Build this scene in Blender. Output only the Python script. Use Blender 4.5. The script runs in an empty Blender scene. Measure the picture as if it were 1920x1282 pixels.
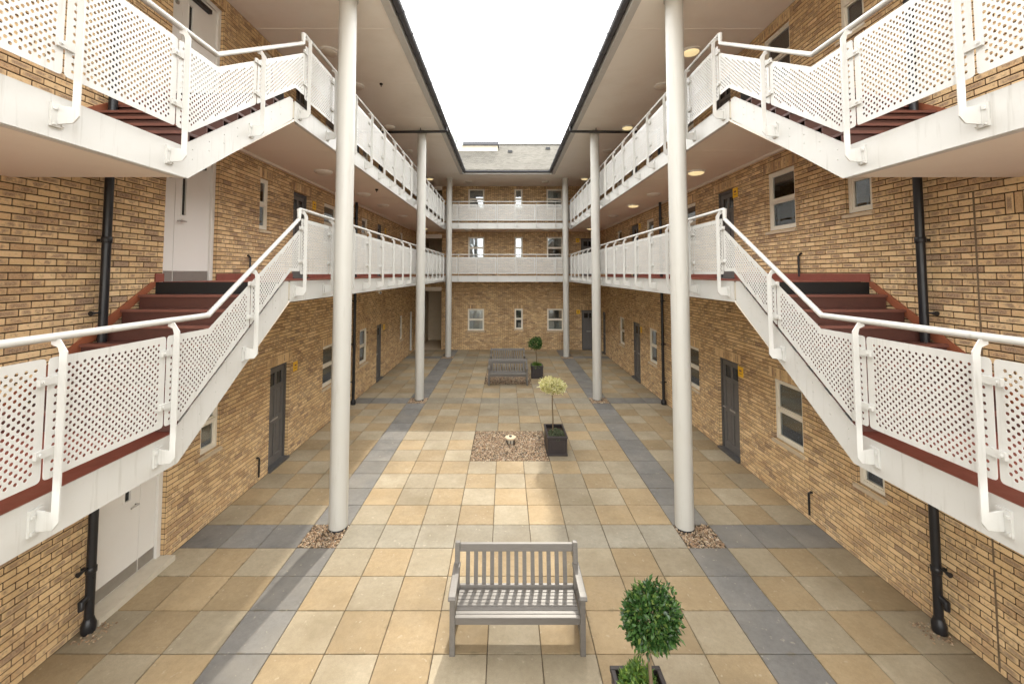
import bpy, bmesh, math, random
from mathutils import Vector, Matrix
from mathutils.geometry import delaunay_2d_cdt

random.seed(11)
scn = bpy.context.scene
COL = scn.collection

# ------------------------------------------------------------------ camera, sky, sun, exposure
cam_d = bpy.data.cameras.new('camera')
cam = bpy.data.objects.new('camera', cam_d)
COL.objects.link(cam)
cam.location = (-0.10, 0.0, 4.19)
cam.rotation_euler = (math.radians(90) + math.atan(0.05), 0, 0)
cam_d.sensor_width = 36
cam_d.lens = 790 / 1920 * 36
cam_d.shift_x = 12.5 / 1920
cam_d.shift_y = -167.5 / 1920
cam_d.clip_start = 0.05
cam_d.clip_end = 3000
scn.camera = cam

SUN_EL, SUN_AZ = math.radians(46), math.radians(8.6)      # azimuth measured from +Y towards +X
world = bpy.data.worlds.new('World')
scn.world = world
world.use_nodes = True
wn = world.node_tree
wn.nodes.clear()
w_out = wn.nodes.new('ShaderNodeOutputWorld')
w_bg = wn.nodes.new('ShaderNodeBackground')
w_sky = wn.nodes.new('ShaderNodeTexSky')
w_sky.sky_type = 'NISHITA'
w_sky.sun_disc = False
w_sky.sun_elevation = SUN_EL
w_sky.sun_rotation = SUN_AZ
w_sky.air_density = 1.0
w_sky.dust_density = 4.0
w_mix = wn.nodes.new('ShaderNodeMix')
w_mix.data_type = 'RGBA'
w_mix.inputs[0].default_value = 0.88            # thin bright cloud over almost the whole sky
w_mix.inputs[7].default_value = (14.0, 13.95, 13.6, 1)
wn.links.new(w_sky.outputs[0], w_mix.inputs[6])
wn.links.new(w_mix.outputs[2], w_bg.inputs[0])
w_bg.inputs[1].default_value = 0.15
wn.links.new(w_bg.outputs[0], w_out.inputs[0])

sun_d = bpy.data.lights.new('sun', 'SUN')
sun_d.energy = 1.2
sun_d.angle = math.radians(1.2)
sun_d.color = (1.0, 0.93, 0.80)
sun = bpy.data.objects.new('sun', sun_d)
COL.objects.link(sun)
sv = Vector((math.cos(SUN_EL) * math.sin(SUN_AZ), math.cos(SUN_EL) * math.cos(SUN_AZ), math.sin(SUN_EL)))
sun.rotation_euler = (-sv).to_track_quat('-Z', 'Y').to_euler()
sun.location = (3, 18, 22)

scn.view_settings.view_transform = 'Standard'
scn.view_settings.look = 'None'
scn.view_settings.gamma = 1
scn.view_settings.exposure = 1.74
try:
    scn.cycles.max_bounces = 10
    scn.cycles.diffuse_bounces = 6
    scn.cycles.transparent_max_bounces = 16
except Exception:
    pass

# ------------------------------------------------------------------ dimensions (metres)
WX = 5.10            # brick wall faces at x = +-WX
BY = 23.45           # face of the end wing
COLX = (2.87, 2.97, 2.98)      # the nearest pair stands a little further in
COLY = (7.20, 14.28, 21.48)
FX = 3.31            # outer face of the walkway fascias
BFY = 21.76          # outer face of the end walkway fascia
DZ = (4.08, 6.82)    # top of the fascias on both storeys
LZ = (2.65, 5.46)    # landings of the two flights
FH = 0.31
SOF = 9.08           # roof soffit
EX, EY = 2.20, 20.42 # eaves edge
NEAR = 1.2           # landings and walls start here (just past the camera)
ST0, ST1 = 4.12, 6.15

# ------------------------------------------------------------------ node helpers and materials
def new_mat(name):
    m = bpy.data.materials.new(name)
    m.use_nodes = True
    nt = m.node_tree
    b = nt.nodes['Principled BSDF']
    return m, nt, b

def nd(nt, t, **kw):
    n = nt.nodes.new(t)
    for k, v in kw.items():
        setattr(n, k, v)
    return n

def noise(nt, scale, detail=4, rough=0.55, vec=None):
    n = nd(nt, 'ShaderNodeTexNoise')
    n.inputs['Scale'].default_value = scale
    n.inputs['Detail'].default_value = detail
    n.inputs['Roughness'].default_value = rough
    if vec is not None:
        nt.links.new(vec, n.inputs['Vector'])
    return n

def ramp(nt, fac, stops):
    r = nd(nt, 'ShaderNodeValToRGB')
    el = r.color_ramp.elements
    el[0].position, el[0].color = stops[0][0], (*stops[0][1], 1)
    el[1].position, el[1].color = stops[-1][0], (*stops[-1][1], 1)
    for p, c in stops[1:-1]:
        e = el.new(p)
        e.color = (*c, 1)
    nt.links.new(fac, r.inputs[0])
    return r.outputs[0]

def mixc(nt, fac, a, b, mode='MIX'):
    m = nd(nt, 'ShaderNodeMix', data_type='RGBA', blend_type=mode)
    for i, v in ((0, fac), (6, a), (7, b)):
        if isinstance(v, (int, float)):
            m.inputs[i].default_value = v
        elif isinstance(v, tuple):
            m.inputs[i].default_value = (*v, 1)
        else:
            nt.links.new(v, m.inputs[i])
    return m.outputs[2]

def math_n(nt, op, a, b=None):
    m = nd(nt, 'ShaderNodeMath', operation=op)
    for i, v in ((0, a), (1, b)):
        if v is None:
            continue
        if isinstance(v, (int, float)):
            m.inputs[i].default_value = v
        else:
            nt.links.new(v, m.inputs[i])
    return m.outputs[0]

def maprange(nt, val, a, b, c=0.0, d=1.0):
    m = nd(nt, 'ShaderNodeMapRange')
    nt.links.new(val, m.inputs[0])
    for i, v in zip((1, 2, 3, 4), (a, b, c, d)):
        m.inputs[i].default_value = v
    return m.outputs[0]

def bump(nt, b, h, strength=0.3, dist=0.01):
    n = nd(nt, 'ShaderNodeBump')
    n.inputs['Strength'].default_value = strength
    n.inputs['Distance'].default_value = dist
    nt.links.new(h, n.inputs['Height'])
    nt.links.new(n.outputs[0], b.inputs['Normal'])

def pos(nt):
    return nd(nt, 'ShaderNodeNewGeometry').outputs['Position']

def rnd(nt, kind):
    if kind == 'island':
        return nd(nt, 'ShaderNodeNewGeometry').outputs['Random Per Island']
    return nd(nt, 'ShaderNodeObjectInfo').outputs['Random']

def shifted(nt, r, amount=37.0):
    """world position pushed by a per-piece random amount, so pieces do not share one continuous pattern"""
    v = nd(nt, 'ShaderNodeVectorMath', operation='ADD')
    nt.links.new(pos(nt), v.inputs[0])
    nt.links.new(math_n(nt, 'MULTIPLY', r, amount), v.inputs[1])
    return v.outputs[0]

def brick_mat(kind):
    m, nt, b = new_mat('stock_brick_' + kind)
    r = rnd(nt, kind)
    base = ramp(nt, r, [(0, (.69, .49, .268)), (.2, (.58, .395, .20)), (.42, (.74, .535, .30)), (.62, (.65, .45, .235)), (.80, (.56, .37, .19)), (.94, (.47, .30, .155)), (1, (.29, .195, .13))])
    p = shifted(nt, r)
    n1 = noise(nt, 13, 4, .62, p)
    n2 = noise(nt, 75, 4, .65, p)
    n3 = noise(nt, .55, 3, .5, pos(nt))
    r2 = math_n(nt, 'FRACT', math_n(nt, 'MULTIPLY', r, 17.31))
    # drag-faced stocks: a darker fired smudge inside a paler rim
    at = nd(nt, 'ShaderNodeAttribute', attribute_name='face')
    sx = nd(nt, 'ShaderNodeSeparateXYZ')
    nt.links.new(at.outputs['Vector'], sx.inputs[0])
    cx_ = math_n(nt, 'ABSOLUTE', math_n(nt, 'SUBTRACT', sx.outputs[0], .5))
    cy_ = math_n(nt, 'ABSOLUTE', math_n(nt, 'SUBTRACT', sx.outputs[1], .5))
    inner = math_n(nt, 'MULTIPLY', maprange(nt, cx_, .47, .30), maprange(nt, cy_, .46, .22))
    thr = math_n(nt, 'ADD', math_n(nt, 'MULTIPLY', math_n(nt, 'SUBTRACT', r2, .5), .34), n1.outputs[0])
    sm = math_n(nt, 'MULTIPLY', maprange(nt, thr, .44, .58, 0, .78), maprange(nt, inner, 0, 1, .12, 1))
    c = mixc(nt, sm, base, (.20, .13, .095))
    c = mixc(nt, maprange(nt, n2.outputs[0], .42, .72, 0, .40), c, (.76, .60, .39))
    c = mixc(nt, maprange(nt, n2.outputs[0], .40, .25, 0, .35), c, (.22, .13, .07))
    c = mixc(nt, maprange(nt, n3.outputs[0], .45, .75, 0, .30), c, (.42, .25, .11))
    mp = nd(nt, 'ShaderNodeMapping')
    mp.inputs['Scale'].default_value = (2.2, 2.2, .28)
    nt.links.new(pos(nt), mp.inputs[0])
    n6 = noise(nt, 1.6, 5, .6, mp.outputs[0])
    c = mixc(nt, maprange(nt, n6.outputs[0], .55, .78, 0, .42), c, (.26, .17, .10))
    nt.links.new(c, b.inputs['Base Color'])
    b.inputs['Roughness'].default_value = .9
    b.inputs['Specular IOR Level'].default_value = .2
    bump(nt, b, n2.outputs[0], .55, .006)
    return m

def slab_mat(name, ca, cb, kind, stain=(.17, .13, .075)):
    m, nt, b = new_mat(name + '_' + kind)
    r = rnd(nt, kind)
    p = shifted(nt, r, 53.0)
    n1 = noise(nt, 2.2, 6, .62, p)
    n2 = noise(nt, 130, 3, .7, p)
    n3 = noise(nt, .7, 4, .6, pos(nt))
    c = mixc(nt, maprange(nt, n1.outputs[0], .3, .72), ca, cb)
    n5 = noise(nt, 16, 8, .72, p)
    c = mixc(nt, maprange(nt, n5.outputs[0], .38, .66, 0, .42), c, tuple(v * .66 for v in cb))
    br = maprange(nt, math_n(nt, 'FRACT', math_n(nt, 'MULTIPLY', r, 7.77)), 0, 1, .84, 1.12)
    hs = nd(nt, 'ShaderNodeHueSaturation')
    nt.links.new(c, hs.inputs['Color'])
    nt.links.new(br, hs.inputs['Value'])
    hs.inputs['Saturation'].default_value = 1.0
    c = mixc(nt, maprange(nt, n3.outputs[0], .44, .72, 0, .62), hs.outputs[0], stain)
    c = mixc(nt, maprange(nt, n2.outputs[0], .3, .75, 0, .30), c, (.12, .09, .06))
    sp = nd(nt, 'ShaderNodeSeparateXYZ')
    nt.links.new(pos(nt), sp.inputs[0])
    ed = []
    for ax, o_ in ((0, 12.3), (1, 6.0 - .67 + .6)):
        fr_ = math_n(nt, 'FRACT', math_n(nt, 'MULTIPLY', math_n(nt, 'ADD', sp.outputs[ax], o_), 1 / .6))
        ed.append(math_n(nt, 'ABSOLUTE', math_n(nt, 'SUBTRACT', fr_, .5)))
    edge = math_n(nt, 'MAXIMUM', ed[0], ed[1])
    n7 = noise(nt, 5, 5, .7, pos(nt))
    wob = math_n(nt, 'ADD', edge, math_n(nt, 'MULTIPLY', math_n(nt, 'SUBTRACT', n7.outputs[0], .56), .34))
    c = mixc(nt, maprange(nt, wob, .462, .52, 0, .5), c, (.13, .105, .06))
    n4 = noise(nt, 14, 2, .5, p)
    c = mixc(nt, maprange(nt, n4.outputs[0], .68, .74, 0, .35), c, (.46, .41, .32))
    nt.links.new(c, b.inputs['Base Color'])
    nt.links.new(maprange(nt, n1.outputs[0], .3, .7, .62, .85), b.inputs['Roughness'])
    b.inputs['Specular IOR Level'].default_value = .3
    bump(nt, b, n2.outputs[0], .35, .004)
    return m

def paint(name, col, rough=.45, dirt=.25, dirt_col=None, scale=3.0, spec=.4):
    m, nt, b = new_mat(name)
    n1 = noise(nt, scale, 6, .65, pos(nt))
    n2 = noise(nt, 40, 3, .6, pos(nt))
    dc = dirt_col or tuple(v * .62 for v in col)
    c = mixc(nt, maprange(nt, n1.outputs[0], .48, .8, 0, dirt), col, dc)
    c = mixc(nt, maprange(nt, n2.outputs[0], .62, .8, 0, dirt * .6), c, dc)
    if name.startswith('cream_'):
        mp = nd(nt, 'ShaderNodeMapping')
        mp.inputs['Scale'].default_value = (9, 9, .7)
        nt.links.new(pos(nt), mp.inputs[0])
        n3 = noise(nt, 2.2, 4, .6, mp.outputs[0])
        c = mixc(nt, maprange(nt, n3.outputs[0], .58, .78, 0, .5), c, tuple(v * .72 for v in dc))
    nt.links.new(c, b.inputs['Base Color'])
    nt.links.new(maprange(nt, n1.outputs[0], .3, .7, rough - .06, rough + .12), b.inputs['Roughness'])
    b.inputs['Specular IOR Level'].default_value = spec
    bump(nt, b, n2.outputs[0], .06, .002)
    return m

M = {}
for k in ('island', 'object'):
    M['brick_' + k] = brick_mat(k)
    M['slab_sand_' + k] = slab_mat('slab_sand', (.385, .295, .176), (.335, .246, .138), k)
    M['slab_buff_' + k] = slab_mat('slab_buff', (.385, .33, .236), (.325, .274, .188), k)
    M['slab_dark_' + k] = slab_mat('slab_dark', (.205, .203, .196), (.15, .148, .143), k, (.27, .25, .21))
    M['slab_grey_' + k] = slab_mat('slab_grey', (.329, .299, .234), (.27, .245, .19), k)
M['mortar'] = paint('mortar', (.055, .034, .018), .95, .4, (.09, .06, .035), 2)
M['joint'] = paint('paving_joint', (.07, .05, .032), .95, .4, (.12, .09, .055), 6)
M['cream'] = paint('cream_painted_steel', (.53, .525, .50), .38, .28, (.42, .395, .34), 2.5)
M['cream_col'] = paint('cream_column_paint', (.47, .46, .425), .35, .22, (.47, .44, .37), 1.5)
M['soffit'] = paint('soffit_board', (.76, .70, .61), .7, .3, (.58, .50, .41), .8)
M['roof_soffit'] = paint('roof_soffit_board', (.86, .83, .77), .65, .25, (.58, .50, .40), .8)
M['red'] = paint('red_floor_coating', (.22, .062, .042), .5, .4, (.13, .05, .035), 5)
M['step'] = paint('dark_red_step', (.10, .04, .03), .42, .5, (.055, .028, .022), 7)
M['nosing'] = paint('step_nosing', (.19, .075, .055), .45, .4, (.10, .05, .04), 7)
M['string'] = paint('orange_red_wall_string', (.27, .085, .04), .5, .45, (.15, .055, .03), 6)
M['black'] = paint('black_riser', (.012, .011, .011), .55, .3, (.03, .028, .025), 8)
M['pipe'] = paint('black_pipe_paint', (.012, .012, .014), .32, .3, (.035, .03, .026), 9)
M['gutter'] = paint('grey_gutter', (.055, .056, .065), .4, .3, (.10, .10, .10), 8)
M['grey'] = paint('grey_door_paint', (.125, .118, .112), .42, .25, (.09, .082, .075), 5)
M['greyframe'] = paint('grey_door_frame_paint', (.082, .079, .078), .42, .25, (.06, .055, .05), 5)
M['white'] = paint('white_door_paint', (.70, .68, .64), .42, .2, (.55, .49, .41), 2)
M['frame'] = paint('cream_window_frame', (.72, .67, .565), .4, .2, (.56, .50, .40), 4)
M['sill'] = paint('stone_sill', (.53, .43, .30), .8, .4, (.36, .28, .19), 6)
M['steel'] = paint('brushed_steel', (.40, .38, .35), .35, .2, (.28, .26, .24), 9)
M['steel'].node_tree.nodes['Principled BSDF'].inputs['Metallic'].default_value = .8
M['room'] = paint('room_wall', (.34, .33, .30), .9, .3, (.1, .09, .08), 2)
M['curtain'] = paint('net_curtain', (.50, .49, .45), .9, .3, (.36, .34, .31), 14)
M['planter'] = paint('dark_planter', (.028, .022, .022), .42, .5, (.06, .048, .04), 7)
M['soil'] = paint('soil', (.035, .024, .016), .95, .5, (.06, .04, .026), 30)
M['yellow'] = paint('yellow_sign', (.80, .47, .02), .45, .15, (.6, .33, .02), 20)
M['bark'] = paint('bark', (.16, .115, .07), .9, .5, (.08, .055, .035), 25)
M['dish'] = paint('weathered_dish', (.42, .44, .41), .6, .6, (.26, .28, .25), 5)
M['ground'] = paint('outer_ground', (.36, .33, .27), .95, .5, (.26, .24, .19), .4)
M['sealant'] = paint('sealant', (.16, .11, .065), .8, .3)
M['lamp_off'] = paint('lamp_opal', (.62, .57, .49), .35, .1)
M['stone'] = paint('pale_concrete', (.50, .45, .36), .85, .4, (.33, .29, .22), 6)

def roof_mat():
    m, nt, b = new_mat('roof_tile')
    r = rnd(nt, 'island')
    c = ramp(nt, r, [(0, (.088, .08, .066)), (.5, (.108, .10, .083)), (1, (.07, .063, .05))])
    n = noise(nt, 1.3, 5, .65, pos(nt))
    n2 = noise(nt, 30, 4, .6, pos(nt))
    c = mixc(nt, maprange(nt, n.outputs[0], .45, .72, 0, .6), c, (.055, .05, .04))
    c = mixc(nt, maprange(nt, n2.outputs[0], .55, .75, 0, .4), c, (.12, .114, .096))
    nt.links.new(c, b.inputs['Base Color'])
    b.inputs['Roughness'].default_value = .9
    return m
M['tile'] = roof_mat()

def wood_mat():
    m, nt, b = new_mat('silvered_hardwood')
    tc = nd(nt, 'ShaderNodeTexCoord')
    mp = nd(nt, 'ShaderNodeMapping')
    mp.inputs['Scale'].default_value = (3, 30, 30)
    nt.links.new(tc.outputs['Object'], mp.inputs[0])
    n = noise(nt, 3, 5, .6, mp.outputs[0])
    r = rnd(nt, 'object')
    c = mixc(nt, n.outputs[0], (.095, .085, .075), (.165, .152, .136))
    c = mixc(nt, math_n(nt, 'MULTIPLY', r, .35), c, (.12, .108, .096))
    nt.links.new(c, b.inputs['Base Color'])
    b.inputs['Roughness'].default_value = .42
    b.inputs['Specular IOR Level'].default_value = .45
    bump(nt, b, n.outputs[0], .25, .003)
    return m
M['wood'] = wood_mat()

def leaf_mat(name, stops, rough=.35, trans=.25):
    m, nt, b = new_mat(name)
    r = rnd(nt, 'island')
    c = ramp(nt, r, stops)
    nt.links.new(c, b.inputs['Base Color'])
    b.inputs['Roughness'].default_value = rough
    tr = nd(nt, 'ShaderNodeBsdfTranslucent')
    nt.links.new(c, tr.inputs[0])
    mx = nd(nt, 'ShaderNodeMixShader')
    mx.inputs[0].default_value = trans
    nt.links.new(b.outputs[0], mx.inputs[1])
    nt.links.new(tr.outputs[0], mx.inputs[2])
    nt.links.new(mx.outputs[0], nt.nodes['Material Output'].inputs[0])
    return m
M['leaf_bay'] = leaf_mat('bay_leaf', [(0, (.018, .05, .012)), (.45, (.04, .10, .024)), (.8, (.075, .16, .038)), (1, (.19, .25, .06))], .25)
M['leaf_bright'] = leaf_mat('fresh_leaf', [(0, (.06, .13, .025)), (.6, (.12, .23, .04)), (1, (.27, .36, .07))], .4, .35)
M['leaf_pale'] = leaf_mat('variegated_leaf', [(0, (.58, .53, .25)), (.5, (.72, .69, .42)), (.85, (.52, .50, .19)), (1, (.24, .27, .07))], .45, .3)
M['leaf_grey'] = leaf_mat('grey_green_leaf', [(0, (.06, .09, .04)), (.6, (.12, .15, .08)), (1, (.22, .24, .14))], .5, .3)

def gravel_mat():
    m, nt, b = new_mat('pea_gravel')
    r = rnd(nt, 'island')
    c = ramp(nt, r, [(0, (.45, .32, .20)), (.25, (.26, .165, .095)), (.45, (.50, .40, .27)), (.65, (.15, .095, .06)), (.8, (.36, .22, .125)), (.92, (.22, .195, .165)), (1, (.60, .50, .37))])
    nt.links.new(c, b.inputs['Base Color'])
    b.inputs['Roughness'].default_value = .75
    return m
M['gravel'] = gravel_mat()

def glass_mat():
    m, nt, b = new_mat('window_glass')
    nt.nodes.remove(b)
    gl = nd(nt, 'ShaderNodeBsdfGlossy')
    gl.inputs['Roughness'].default_value = .02
    gl.inputs['Color'].default_value = (.92, .96, 1, 1)
    tr = nd(nt, 'ShaderNodeBsdfTransparent')
    tr.inputs['Color'].default_value = (.80, .84, .85, 1)
    fr = nd(nt, 'ShaderNodeFresnel')
    fr.inputs[0].default_value = 1.5
    mx = nd(nt, 'ShaderNodeMixShader')
    nt.links.new(math_n(nt, 'ADD', math_n(nt, 'MULTIPLY', fr.outputs[0], 1.4), .12), mx.inputs[0])
    nt.links.new(tr.outputs[0], mx.inputs[1])
    nt.links.new(gl.outputs[0], mx.inputs[2])
    nt.links.new(mx.outputs[0], nt.nodes['Material Output'].inputs[0])
    return m
M['glass'] = glass_mat()
m, nt, b = new_mat('dark_glass')
b.inputs['Base Color'].default_value = (.012, .013, .014, 1)
b.inputs['Roughness'].default_value = .08
M['darkglass'] = m
m, nt, b = new_mat('lit_lamp')
b.inputs['Base Color'].default_value = (.8, .7, .45, 1)
b.inputs['Emission Color'].default_value = (1.0, .80, .42, 1)
b.inputs['Emission Strength'].default_value = .22
M['lamp_on'] = m

# ------------------------------------------------------------------ object helpers
def tag(o, label=None, cat=None, group=None, kind=None):
    for k, v in (('label', label), ('category', cat), ('group', group), ('kind', kind)):
        if v:
            o[k] = v
    return o

def empty(name, loc, label=None, cat=None, group=None):
    o = bpy.data.objects.new(name, None)
    COL.objects.link(o)
    o.location = loc
    o.empty_display_size = .2
    tag(o, label, cat, group)
    o['_at'] = [float(v) for v in loc]
    return o

def link(name, me, parent=None, loc=(0, 0, 0), rotz=0.0, local=False):
    """a mesh object; below an Empty its coordinates stay world coordinates unless local"""
    o = bpy.data.objects.new(name, me)
    COL.objects.link(o)
    o.location = loc
    if rotz:
        o.rotation_euler = (0, 0, rotz)
    if parent is not None:
        o.parent = parent
        if not local and '_at' in parent.keys():
            o.matrix_parent_inverse = Matrix.Translation(-Vector(parent['_at']))
    return o

class Fr:
    """a wall frame: u along the wall, v up, w out of the wall into the courtyard"""
    def __init__(s, o, u, n):
        s.o, s.u, s.n = Vector(o), Vector(u), Vector(n)
    def __call__(s, u, v, w):
        return s.o + s.u * u + s.n * w + Vector((0, 0, v))

ID = Fr((0, 0, 0), (1, 0, 0), (0, 1, 0))       # u = x, v = z, w = y
FL = Fr((-WX, 0, 0), (0, 1, 0), (1, 0, 0))
FRR = Fr((WX, 0, 0), (0, 1, 0), (-1, 0, 0))
FB = Fr((0, BY, 0), (1, 0, 0), (0, -1, 0))

class MB:
    def __init__(s):
        s.v, s.f, s.smooth = [], [], False
    def box(s, u0, u1, v0, v1, w0, w1, fr=ID):
        k = len(s.v)
        for w in (w0, w1):
            for (u, v) in ((u0, v0), (u1, v0), (u1, v1), (u0, v1)):
                s.v.append(fr(u, v, w))
        s.f += [(k, k + 1, k + 2, k + 3), (k + 7, k + 6, k + 5, k + 4), (k, k + 4, k + 5, k + 1), (k + 1, k + 5, k + 6, k + 2), (k + 2, k + 6, k + 7, k + 3), (k + 3, k + 7, k + 4, k)]
        return s
    def quad(s, *pts):
        k = len(s.v)
        s.v += [Vector(p) for p in pts]
        s.f.append(tuple(range(k, k + len(pts))))
        return s
    def prism(s, poly, axis, a, b):
        """extrude a 2D polygon along x ('x': poly in y,z) or y ('y': poly in x,z) or z ('z': poly in x,y)"""
        k = len(s.v)
        n = len(poly)
        for t in (a, b):
            for (p, q) in poly:
                s.v.append(Vector((t, p, q)) if axis == 'x' else Vector((p, t, q)) if axis == 'y' else Vector((p, q, t)))
        s.f.append(tuple(range(k, k + n)))
        s.f.append(tuple(range(k + 2 * n - 1, k + n - 1, -1)))
        for i in range(n):
            j = (i + 1) % n
            s.f.append((k + i, k + n + i, k + n + j, k + j))
        return s
    def tube(s, pts, r, n=10, cap=True):
        pts = [Vector(p) for p in pts]
        rs = r if isinstance(r, (list, tuple)) else [r] * len(pts)
        k = len(s.v)
        prev = None
        for i, p in enumerate(pts):
            d = (pts[min(i + 1, len(pts) - 1)] - pts[max(i - 1, 0)]).normalized()
            if prev is None:
                a = d.orthogonal().normalized()
            else:
                a = (prev - d * prev.dot(d)).normalized()
            prev = a
            b = d.cross(a)
            # widen at bends so the tube keeps its bore
            sc = 1.0
            if 0 < i < len(pts) - 1:
                c = (pts[i + 1] - p).normalized().dot((p - pts[i - 1]).normalized())
                sc = 1 / max(.6, math.sqrt((1 + c) / 2))
            for j in range(n):
                t = 2 * math.pi * j / n
                s.v.append(p + (a * math.cos(t) + b * math.sin(t)) * rs[i] * (sc if sc < 1.3 else 1.3))
        for i in range(len(pts) - 1):
            for j in range(n):
                j2 = (j + 1) % n
                s.f.append((k + i * n + j, k + i * n + j2, k + (i + 1) * n + j2, k + (i + 1) * n + j))
        if cap:
            s.f.append(tuple(k + j for j in range(n))[::-1])
            s.f.append(tuple(k + (len(pts) - 1) * n + j for j in range(n)))
        s.smooth = True
        return s
    def lathe(s, prof, c=(0, 0, 0), n=24):
        c = Vector(c)
        k = len(s.v)
        for (r, z) in prof:
            for j in range(n):
                t = 2 * math.pi * j / n
                s.v.append(c + Vector((r * math.cos(t), r * math.sin(t), z)))
        for i in range(len(prof) - 1):
            for j in range(n):
                j2 = (j + 1) % n
                s.f.append((k + i * n + j, k + i * n + j2, k + (i + 1) * n + j2, k + (i + 1) * n + j))
        s.f.append(tuple(k + j for j in range(n))[::-1])
        s.f.append(tuple(k + (len(prof) - 1) * n + j for j in range(n)))
        s.smooth = True
        return s
    def mesh(s, name, mat, smooth=None):
        me = bpy.data.meshes.new(name)
        me.from_pydata([tuple(v) for v in s.v], [], s.f)
        me.materials.append(mat)
        sm = s.smooth if smooth is None else smooth
        bm = bmesh.new()
        bm.from_mesh(me)
        bmesh.ops.recalc_face_normals(bm, faces=bm.faces[:])
        bm.to_mesh(me)
        bm.free()
        if sm:
            me.polygons.foreach_set('use_smooth', [True] * len(me.polygons))
            try:
                me.set_sharp_from_angle(angle=math.radians(40))
            except Exception:
                pass
        me.update()
        return me
    def raw(s, name, mat):
        me = bpy.data.meshes.new(name)
        me.from_pydata([tuple(v) for v in s.v], [], s.f)
        me.materials.append(mat)
        me.update()
        return me
    def obj(s, name, mat, parent=None, smooth=None):
        return link(name, s.mesh(name, mat, smooth), parent)

def bevelled(me, w=.004, seg=1):
    bm = bmesh.new()
    bm.from_mesh(me)
    bmesh.ops.bevel(bm, geom=bm.edges[:], offset=w, segments=seg, affect='EDGES', profile=.5)
    bm.to_mesh(me)
    bm.free()
    return me

# ------------------------------------------------------------------ ground and paving
g = link('ground', MB().quad((-1500, -1500, -.06), (1500, -1500, -.06), (1500, 1500, -.06), (-1500, 1500, -.06)).raw('ground', M['ground']))
tag(g, kind='structure')
PY0 = 6.67 - .6 * 7
pav = MB().box(-WX - .3, WX + .3, -.05, -.012, PY0, BY + .3).obj('courtyard_paving', M['joint'])
tag(pav, kind='structure')

def slab_mesh(mat):
    mb = MB().box(-.2955, .2955, -.045, 0, -.2955, .2955)
    return bevelled(mb.mesh('paving_slab', mat), .004)
slab_me = {k: slab_mesh(M['slab_%s_object' % k]) for k in ('sand', 'buff', 'dark', 'grey')}
gravel_cells = {}
def is_gravel(i, j):
    # i: column index from -8..8, j: row index, row 0 = near cross band
    if abs(i) <= 1 and (5 <= j <= 7 or 16 <= j <= 18 or -7 <= j <= -5):
        return True
    return abs(i) == 5 and j in (0, 12, 24)
cells = []
for j in range(-7, 28):
    for i in range(-8, 9):
        if is_gravel(i, j):
            continue
        y = 6.67 + .6 * j + .3
        x = .6 * i
        if abs(i) == 5:
            k = 'dark'
        elif j in (0, 12, 24):
            k = 'dark' if abs(i) > 5 else 'grey'
        else:
            k = 'sand' if (i + j) % 2 == 0 else 'buff'
            if random.random() < (.16 if abs(i) < 5 else .06):
                k = 'buff' if k == 'sand' else 'sand'
        cells.append((y, i, j, x, k))
cells.sort()
vis = [c for c in cells if c[0] > 3.9]
far = {k: MB() for k in slab_me}
rs = random.Random(4)
for n, (y, i, j, x, k) in enumerate(vis):
    z = rs.uniform(-.0015, .0015)
    if n < 300:
        o = link('slab', slab_me[k], pav, (x, y, z))
        o.rotation_euler = (rs.uniform(-.0015, .0015), rs.uniform(-.0015, .0015), math.pi / 2 * rs.randrange(4) + rs.uniform(-.002, .002))
    else:
        a = .2955
        mb = far[k]
        mb.box(x - a, x + a, -.04, z, y - a, y + a)
for c in cells:
    if c[0] <= 3.9:
        far[c[4]].box(c[3] - .2955, c[3] + .2955, -.04, 0, c[0] - .2955, c[0] + .2955)
for k, mb in far.items():
    o = link('distant_slab', bevelled(mb.mesh('distant_slab', M['slab_%s_island' % k]), .003), pav)
    tag(o, kind='stuff')

def pebbles(name, x0, x1, y0, y1, n, size, seed, skip=None, top=-.004):
    r = random.Random(seed)
    v, f = [], []
    oc = [(1, 0, 0), (0, 1, 0), (-1, 0, 0), (0, -1, 0), (0, 0, 1), (0, 0, -1)]
    of = [(0, 1, 4), (1, 2, 4), (2, 3, 4), (3, 0, 4), (1, 0, 5), (2, 1, 5), (3, 2, 5), (0, 3, 5)]
    while n > 0:
        x, y = r.uniform(x0, x1), r.uniform(y0, y1)
        n -= 1
        if skip and (x - skip[0]) ** 2 + (y - skip[1]) ** 2 < skip[2] ** 2:
            continue
        s = size * r.uniform(.6, 1.35)
        a = r.uniform(0, 6.28)
        k = len(v)
        sx, sy, sz = s * r.uniform(.7, 1.2), s * r.uniform(.6, 1.0), s * r.uniform(.4, .75)
        tz = top + r.uniform(-.012, .006)
        tl = r.uniform(-.5, .5)
        for (p, q, t) in oc:
            p, q, t = p * sx * r.uniform(.8, 1.2), q * sy * r.uniform(.8, 1.2), t * sz
            t += p * tl
            v.append((x + p * math.cos(a) - q * math.sin(a), y + p * math.sin(a) + q * math.cos(a), tz + t))
        f += [tuple(k + i for i in t) for t in of]
    me = bpy.data.meshes.new(name)
    me.from_pydata(v, [], f)
    me.materials.append(M['gravel'])
    me.polygons.foreach_set('use_smooth', [True] * len(me.polygons))
    return link(name, me)
tag(pebbles('gravel', -.88, .88, 9.69, 11.45, 5200, .021, 1), 'square bed of mixed brown pebbles in the middle of the paving', 'gravel', kind='stuff')
tag(pebbles('gravel', -.88, .88, 16.29, 18.05, 3200, .024, 2), 'square bed of pebbles between the two far benches', 'gravel', kind='stuff')
tag(pebbles('gravel', -.88, .88, 2.49, 4.25, 4200, .022, 3), 'pebble bed at the bottom edge in front of the near bench', 'gravel', kind='stuff')
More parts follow.
